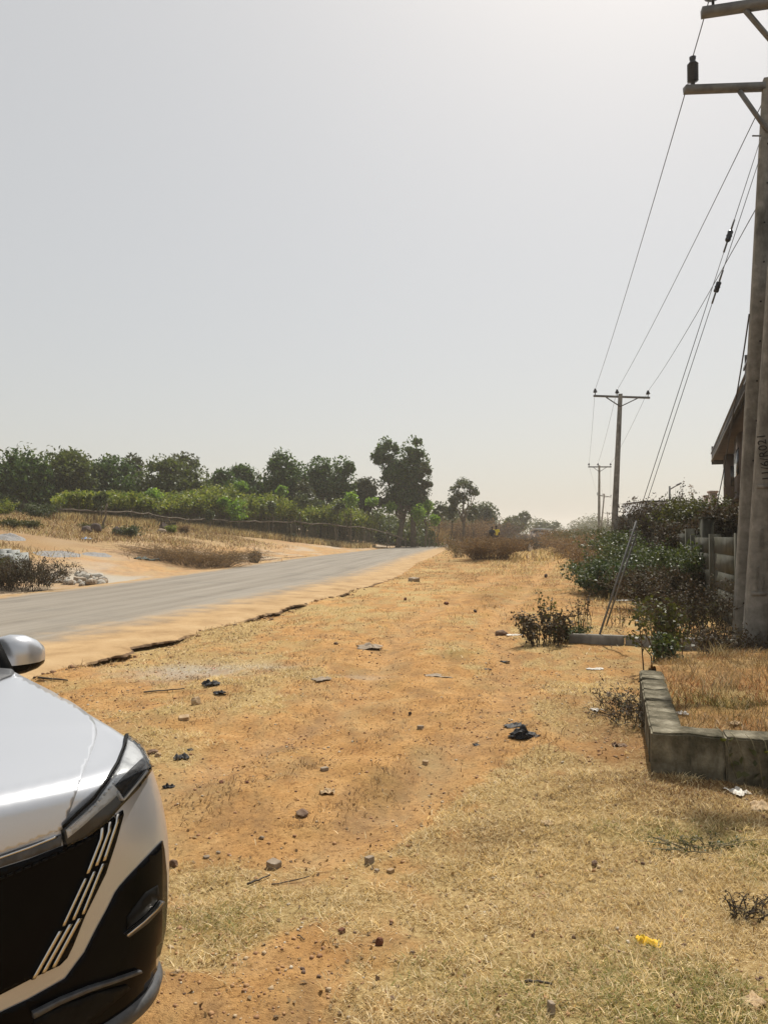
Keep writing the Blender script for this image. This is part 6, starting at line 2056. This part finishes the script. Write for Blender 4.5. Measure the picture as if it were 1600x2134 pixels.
# cement lumps, husk and paper scraps
for k, (u, v, w, d, m, h, lb, nm, ct) in enumerate((
        (770, 1352, 56, 26, 'greyrock', .07, 'rough grey cement heap on the dirt in the middle distance', 'cement_lump', 'cement'),
        (672, 1416, 44, 20, 'greyrock', .03, 'flat grey cement plate on the sand', 'cement_lump', 'cement'),
        (910, 1408, 64, 22, 'greyrock', .02, 'pale powdery cement spill with flat crumbs', 'cement_lump', 'cement'),
        (684, 1654, 34, 16, 'tanleaf', .04, 'curled tan husk above the half buried brown stone', 'husk', 'husk'),
        (1240, 1395, 32, 10, 'paper', .02, 'white paper scrap far left of the bed, farther of the two', 'paper_scrap', 'paper'),
        (1242, 1481, 20, 16, 'paper', .03, 'white paper scrap left of the bed, nearer of the two', 'paper_scrap', 'paper'),
        (1538, 1652, 32, 26, 'paper', .05, 'crumpled white wrapper lying below the front blocks', 'paper_scrap', 'paper'),
        (1582, 1682, 44, 38, 'tanleaf', .04, 'big curled tan leaf below the front blocks at the right edge', 'dead_leaf', 'leaf'),
        (1570, 2088, 44, 26, 'tanleaf', .03, 'pale fallen leaf in the lower right corner', 'dead_leaf', 'leaf'),
        (1420, 1488, 24, 14, 'paper', .03, 'pale plastic scrap lying on the bed behind the corner block', 'paper_scrap', 'paper'),
        (1490, 1500, 34, 12, 'tanleaf', .03, 'tan leaf on the bed behind the front blocks', 'dead_leaf', 'leaf'),
        (1072, 1324, 34, 12, 'paper', .02, 'whitish litter beside the flat brown rock', 'paper_scrap', 'paper'),
        (1300, 1252, 44, 10, 'paper', .05, 'white litter under the bushes right of the stay rods', 'paper_scrap', 'paper'),
        (1142, 1718, 26, 12, 'tanleaf', .03, 'dry pale leaf in the straw above the yellow litter', 'dead_leaf', 'leaf'),
        (1113, 1748 + 14, 14, 6, 'tanleaf', .02, 'small pale leaf left of the brown grey stone', 'dead_leaf', 'leaf'),
        (440, 1428, 36, 16, 'blackbag', .07, 'black plastic scrap near the grey ash patch, upper of the two', 'plastic_scrap', 'plastic bag'),
        (458, 1446, 24, 12, 'blackbag', .05, 'black plastic scrap near the grey ash patch, lower of the two', 'plastic_scrap', 'plastic bag'),
        (378, 1580, 30, 18, 'blackbag', .05, 'dark blue black plastic scrap right of the headlamp', 'plastic_scrap', 'plastic bag'),
        (397, 1563, 12, 8, 'blackbag', .04, 'small black flake above the scrap right of the headlamp', 'plastic_scrap', 'plastic bag'),
        (350, 1642, 26, 8, 'blackbag', .03, 'black crumbs beside the bumper side', 'plastic_scrap', 'plastic bag'),
        (1072, 1513, 50, 10, 'blackbag', .03, 'flat strip of black plastic behind the black bag', 'plastic_scrap', 'plastic bag'),
        (992, 1553, 16, 9, 'blackbag', .03, 'small black scrap lower left of the black bag', 'plastic_scrap', 'plastic bag'),
        (1050, 1380, 24, 8, 'blackbag', .03, 'black strip on the dirt up the track', 'plastic_scrap', 'plastic bag'),
        (1015, 1396, 16, 8, 'blackbag', .02, 'black scrap just below the strip up the track', 'plastic_scrap', 'plastic bag'),
        (1290, 1556, 30, 12, 'rock', .06, 'brown bark like scrap left of the bed corner', 'bark_scrap', 'scrap'),
        (445, 1398 - 4, 6, 4, 'redlamp', .02, 'tiny red scrap on the grey ash patch', 'plastic_scrap', 'plastic bag'),
        (180, 1124, 22, 16, 'blue', .10, 'blue and white plastic lying below the boulders', 'plastic_scrap', 'plastic bag'))):
    p = gnd(u, v)
    if nm == 'paper_scrap' and 'on the bed' in lb or 'leaf on the bed' in lb:
        p = Vector((at(u, v, 5.95).x, 5.95 if u < 1450 else 5.6, 0)); p.z = float(bed_z(np.array(p.x), np.array(p.y))[0]) + .004
    w_ = w / 1600 * p.y
    scrap(nm, lb, ct, p, w_, w_ * max(.5, d / w * 1.6), MAT[m], 200 + k, min(h, w_ * .35))
# black bag: a peaked crumple
p = gnd(1092, 1536)
r = None
bm = bmesh.new(); bmesh.ops.create_icosphere(bm, subdivisions=4, radius=1)
for v in bm.verts:
    n0 = abs(float(fbm(np.array([v.co.x * 2.2 + 5]), np.array([v.co.y * 2.2 + v.co.z * 2.9]), 77, 3)[0]) - .5) * 2
    pk = math.exp(-((v.co.x + .1) / .35) ** 2)
    v.co = Vector((v.co.x * .11 * (1 + n0 * .5), v.co.y * .075 * (1 + n0 * .5), max(-.01, v.co.z) * (.03 + .055 * pk) * (.7 + n0)))
me = bpy.data.meshes.new('black_bag'); bm.to_mesh(me); bm.free(); me.materials.append(MAT['blackbag'])
o = bpy.data.objects.new('black_bag', me); COL.objects.link(o); o.location = p + Vector((0, 0, .004))
tag(o, 'crumpled black plastic bag peaking up on the bare dirt', 'plastic bag')
# yellow litter
p = gnd(1350, 1968); scrap('yellow_litter', 'torn yellow wrapper in the straw, only yellow thing in view', 'wrapper', p, .10, .075, MAT['yellow'], 88, .05)
# twigs
for k, (u0, v0, u1, v1, rr_, m, lb) in enumerate(((516, 1848, 562, 1829, .006, 'darktwig', 'short dark twig, left one of two below the pale fragment'), (566, 1847, 645, 1832, .004, 'twig', 'longer pale twig, right one of two below the pale fragment'), (1093, 2050, 1150, 2056, .006, 'darktwig', 'dark stick in the straw near the bottom'), (80, 1416, 142, 1421, .014, 'darktwig', 'dark stick beyond the bonnet by the road bank'), (300, 1446, 385, 1438, .010, 'wood', 'crooked grey sticks lying behind the tan boulder like stone'), (620, 1952, 636, 1962, .003, 'darktwig', 'tiny dark twig on the straw left of the bare strip'))):
    a, b = gnd(u0, v0), gnd(u1, v1)
    g = Geo(); P = [a.lerp(b, t) + Vector((0, rng.normal() * .004, rr_ + .003 + rng.uniform(0, .006))) for t in np.linspace(0, 1, 7)]
    g.tube([p_[:] for p_ in P], np.linspace(rr_, rr_ * .6, 7), 6)
    tag(g.build('twig', MAT[m], None, smooth=True), lb, 'twig', 'loose twigs on the dirt')

# ---------------------------------------------------------------- left field: boulders, blocks, rubble, tarp
for k, (u, v, y, w, hr, m, lb) in enumerate(((180, 1113, 50, 26, .6, 'darkrock', 'left one of two dark boulders joined under a creeper'), (200, 1112, 50.6, 26, .75, 'darkrock', 'right one of two dark boulders joined under a creeper'), (245, 1118, 47.5, 22, .85, 'darkrock', 'round dark red boulder beside the green weedy shrub'), (336, 1113, 49, 28, .35, 'greyrock', 'flat grey topped slab in the dry grass'), (341, 1108, 50, 22, .8, 'darkrock', 'dark boulder behind the flat grey topped slab'))):
    p = gnd(u, v - 2); ww = w / 1600 * p.y
    lump('boulder', lb, 'boulder', p, (ww, ww * .8, ww * hr * 1.3), MAT[m], 90 + k, .14, False, .1, group='boulders on the dry slope', sink=.22)
# hollow concrete blocks (culvert pieces) stacked at the left edge
for k, (u0, u1, v0, v1, y, lb) in enumerate(((-26, 16, 1146, 1176, 25.2, 'stacked concrete block cut by the left picture edge'), (8, 34, 1147, 1180, 25.6, 'middle concrete block of the leaning row at the left edge'), (36, 52, 1152, 1180, 26.0, 'rightmost concrete block of the leaning row at the left edge'), (-12, 13, 1153, 1180, 24.9, 'low pale block in front of the leaning row at the left edge'), (16, 35, 1157, 1182, 24.9, 'hollow pale block in front of the leaning row at the left edge'))):
    a, b = at(u0, v0, y), at(u1, v1, y)
    cx = (a.x + b.x) / 2; zb = Tz(cx, y); zt = a.z; w = b.x - a.x
    r = thing('concrete_block', lb, 'block', (cx, y, zb), 'concrete blocks stacked by the roadside bush')
    hh = max(.25, zt - zb)
    rot = np.array(Matrix.Rotation(R(-7 if k < 3 else 3), 3, 'Y'))
    g = Geo(); t_ = .07
    for off, d in (((-w / 2 + t_ / 2, 0, 0), (t_, .7, hh)), ((w / 2 - t_ / 2, 0, 0), (t_, .7, hh)), ((0, 0, hh / 2 - t_ / 2), (w - 2 * t_ - .004, .7, t_)), ((0, 0, -hh / 2 + t_ / 2), (w - 2 * t_ - .004, .7, t_)), ((0, .3, 0), (w - 2 * t_ - .006, .06, hh - 2 * t_ - .004))):
        g.box(np.array([cx, y, zb + hh / 2]) + rot @ np.array(off), d, rot)
    g.build('shell', MAT['greyblock'], r)
# rubble pile
rr = random.Random(5)
for k in range(64):
    u = 92 + 128 * rr.random() ** .9; v = 1222 - rr.random() * 26 * (1 - abs(u - 160) / 120)
    p = gnd(u, v); w = rr.choice((7, 9, 12, 15, 20)) / 1600 * p.y
    o = lump('rubble_stone', 'pale rough rubble stone in the low heap at the far road edge', 'stone', p, (w * 1.3, w, w * .85), MAT[rr.choice(('palestone', 'palestone', 'greyrock'))], 500 + k, .16, False, .2, 2, group='rubble heap at the far road edge', sink=.15)
p = gnd(190, 1211); lump('marker_stone', 'upright pointed grey stone at the right end of the rubble heap', 'stone', p, (.16, .14, .26), MAT['greyrock'], 77, .12, sink=.1)
p = gnd(166, 1214); lump('rubble_slab', 'broad dark topped slab standing out of the rubble heap', 'stone', p, (.34, .25, .2), MAT['greyrock'], 79, .1, True, .15, sink=.1)
# tarpaulin
p = gnd(292, 1166); a = gnd(335, 1170)
scrap('tarpaulin', 'bunched grey green tarpaulin left of the dry brush', 'tarpaulin', p, .55, .5, MAT['tarp'], 61, .20)
g = Geo(); g.tube([(p + (a - p) * t + Vector((0, 0, .05 + .04 * math.sin(t * 9))))[:] for t in np.linspace(.15, 1, 12)], np.linspace(.07, .045, 12), 8)
tag(g.build('tarpaulin_roll', MAT['tarp'], None, smooth=True), 'twisted tail of tarpaulin trailing to the dry brush', 'tarpaulin')
for k, (u, v, w, lb) in enumerate(((18, 1122, 62, 'grey gravel heap at the left edge of the field'), (120, 1155, 95, 'grey gravel spill across the sandy entrance'), (205, 1156, 60, 'smaller grey gravel spill, farther right on the sandy entrance'))):
    p = gnd(u, v); ww = w / 1600 * p.y
    rr_, th_ = np.meshgrid(np.linspace(0, 1, 14), np.linspace(0, 2 * np.pi, 40, endpoint=False), indexing='ij')
    wob = .75 + .5 * fbm(np.cos(th_) * 1.5 + 9 + k, np.sin(th_) * 1.5 + 9, 431)
    X_ = p.x + ww / 2 * rr_ * np.cos(th_) * wob; Y_ = p.y + ww * .8 * rr_ * np.sin(th_) * wob
    Z_ = T(X_, Y_) + (.22 if k == 0 else .10) * (1 - rr_ ** 2) * (.4 + 1.2 * fbm(X_ * 3, Y_ * 3, 433)) - .03 * rr_
    i_ = np.arange(13)[:, None] * 40; j_ = np.arange(40)[None]
    g = Geo(); g.add(np.stack([X_, Y_, Z_], -1).reshape(-1, 3), q=np.stack([i_ + j_, i_ + 40 + j_, i_ + 40 + (j_ + 1) % 40, i_ + (j_ + 1) % 40], -1).reshape(-1, 4))
    tag(g.build('gravel_heap', MAT['greyheap'], None), lb, 'gravel heap', 'grey gravel heaps on the far side')
# white sack at the end of the track
p = bpos(1104, 70)
bm = bmesh.new(); bmesh.ops.create_icosphere(bm, subdivisions=3, radius=1)
for v in bm.verts:
    n0 = float(fbm(np.array([v.co.x * 2 + 3]), np.array([v.co.y * 2 + v.co.z * 2]), 9)[0]) - .5
    t = (v.co.z + 1) / 2
    v.co = Vector((v.co.x * (.30 - .17 * t) * (1 + n0 * .5) + .08 * (1 - t), v.co.y * .25 * (1 + n0 * .5), (v.co.z + 1) * .36))
me = bpy.data.meshes.new('white_sack'); bm.to_mesh(me); bm.free(); me.materials.append(MAT['paper'])
o = bpy.data.objects.new('white_sack', me); COL.objects.link(o); o.location = p - Vector((0, 0, .03))
tag(o, 'white sack slumped at the far end of the dirt track', 'sack')
# round dish in the thicket
c = at(1406, 1117, 21.5)
r = thing('dish', 'pale round dish half hidden in the thicket over the middle wall', 'dish', (c.x, c.y, c.z))
g = Geo(); g.lathe([(.001, -.045), (.09, -.04), (.15, -.015), (.165, .0), (.168, .008), (.16, .006), (.15, -.005), (.09, -.03), (.001, -.034)], c, 22, (-.5, -1, .25)); g.build('bowl', MAT['greyrock'], r, smooth=True)

# ---------------------------------------------------------------- people seen from behind, far up the road
def person(label, u, y, vtop, height, shirt, trousers, yaw, stride=.12, group=None):
    x = ray(u, 1112)[0] * y
    ztop = at(u, vtop, y).z
    b = Vector((x, y, ztop - height))
    r = thing('person', label, 'person', b[:], group)
    s = height / 1.75
    J = {}

    def skin(name, joints, edges, radii, root, mat):
        me = bpy.data.meshes.new(name)
        cy, sy = math.cos(yaw), math.sin(yaw)
        V = [((p[0] * cy - p[1] * sy) * s, (p[0] * sy + p[1] * cy) * s, p[2] * s) for p in joints]
        me.from_pydata(V, edges, [])
        o = bpy.data.objects.new(name, me); COL.objects.link(o); o.parent = r
        m = o.modifiers.new('skin', 'SKIN')
        for k, rd in enumerate(radii):
            rd = rd if isinstance(rd, tuple) else (rd, rd)
            me.skin_vertices[0].data[k].radius = (rd[0] * s, rd[1] * s)
        me.skin_vertices[0].data[root].use_root = True
        sb_ = o.modifiers.new('sub', 'SUBSURF'); sb_.levels = 1; sb_.render_levels = 2
        me.materials.append(mat)
        return o
    # pelvis, chest, neck, head (with nose), arms with hands and fingers, legs with feet
    j = [(0, 0, .93), (0, 0, 1.12), (0, 0, 1.36), (0, .01, 1.47), (0, .02, 1.55), (0, .02, 1.66)]
    e = [(0, 1), (1, 2), (2, 3), (3, 4), (4, 5)]
    rd = [(.15, .11), (.135, .10), (.17, .11), .055, (.072, .085), (.075, .09)]
    for sx in (-1, 1):
        k = len(j)
        st = stride * sx
        j += [(.18 * sx, 0, 1.40), (.25 * sx, -.02, 1.13), (.27 * sx, .08 - st * .5, .90), (.27 * sx, .10 - st * .5, .82)]
        e += [(2, k), (k, k + 1), (k + 1, k + 2), (k + 2, k + 3)]
        rd += [.062, .044, .032, (.04, .02)]
        for f in range(4):
            j.append((.27 * sx + (f - 1.5) * .018, .105 - st * .5, .74 - .012 * (1 - abs(f - 1.3)))); e.append((k + 3, len(j) - 1)); rd.append(.009)
        j.append((.24 * sx, .15 - st * .5, .80)); e.append((k + 3, len(j) - 1)); rd.append(.010)
        k = len(j)
        j += [(.09 * sx, 0, .88), (.10 * sx, .02 + st * .6, .48), (.10 * sx, st * 1.2, .07), (.11 * sx, st * 1.2 + .17, .03)]
        e += [(0, k), (k, k + 1), (k + 1, k + 2), (k + 2, k + 3)]
        rd += [.09, .062, .042, (.045, .03)]
    skin('figure', j, e, rd, 0, MAT['skin'])
    # clothing follows the body
    sj = [(0, 0, .92), (0, 0, 1.12), (0, 0, 1.36), (0, .01, 1.43), (.19, 0, 1.39), (.245, -.02, 1.17), (-.19, 0, 1.39), (-.245, -.02, 1.17)]
    skin('shirt', sj, [(0, 1), (1, 2), (2, 3), (2, 4), (4, 5), (2, 6), (6, 7)], [(.172, .13), (.16, .125), (.19, .13), .07, .082, .07, .082, .07], 1, shirt)
    tj = [(0, 0, .95)]; te = []; tr = [(.16, .125)]
    for sx in (-1, 1):
        k = len(tj); st = stride * sx
        tj += [(.095 * sx, 0, .86), (.10 * sx, .02 + st * .6, .48), (.10 * sx, st * 1.2 - .01, .12)]
        te += [(0, k), (k, k + 1), (k + 1, k + 2)]; tr += [.108, .082, .07]
    skin('trousers', tj, te, tr, 0, trousers)
    g = Geo(); cy, sy = math.cos(yaw), math.sin(yaw)
    V = clump_points((0, 0, 0), (.082, .10, .075), 1, 1)
    bm = bmesh.new(); bmesh.ops.create_icosphere(bm, subdivisions=2, radius=1)
    g.add([(b.x + (v.co.x * .086 * cy - (v.co.y * .1 - .005) * sy) * s, b.y + (v.co.x * .086 * sy + (v.co.y * .1 - .005) * cy) * s, b.z + (1.665 + max(v.co.z, -.35) * .095) * s) for v in bm.verts], t=[[l.vert.index for l in f.loops] for f in bm.faces]); bm.free()
    g.build('hair', MAT['hair'], r, smooth=True)
    return r


person('walker in a dark blue shirt, left one of the pair behind the brown bush', 1025, 62, 1097, 1.68, MAT['clothdark'], MAT['clothgrey'], .1, .12, 'people walking away up the road')
person('walker in a yellow shirt, right one of the pair behind the brown bush', 1033.5, 62.6, 1095, 1.74, MAT['clothyel'], MAT['clothgrey'], -.1, .1, 'people walking away up the road')
person('lone walker in a pale patterned shirt far down the road', 1112, 122, 1108, 1.74, MAT['clothwhite'], MAT['clothgrey'], .0, .15, 'people walking away up the road')

# ---------------------------------------------------------------- dusty air
m = bpy.data.materials.new('dusty air'); m.use_nodes = True
nt = m.node_tree; nt.nodes.clear()
o_ = nt.nodes.new('ShaderNodeOutputMaterial'); pv = nt.nodes.new('ShaderNodeVolumePrincipled')
pv.inputs['Color'].default_value = (.93, .91, .86, 1); pv.inputs['Density'].default_value = .00062; pv.inputs['Anisotropy'].default_value = .35
nt.links.new(pv.outputs[0], o_.inputs['Volume'])
bpy.ops.mesh.primitive_cube_add(size=1)
hzb = bpy.context.object; hzb.name = 'haze'
zlo, zhi = -2.5, 24.0
hzb.scale = (1700, 1500, zhi - zlo); hzb.location = (50, 640, (zlo + zhi) / 2)
hzb.data.materials.append(m)
tag(hzb, 'pale dusty air', 'haze', kind='stuff')
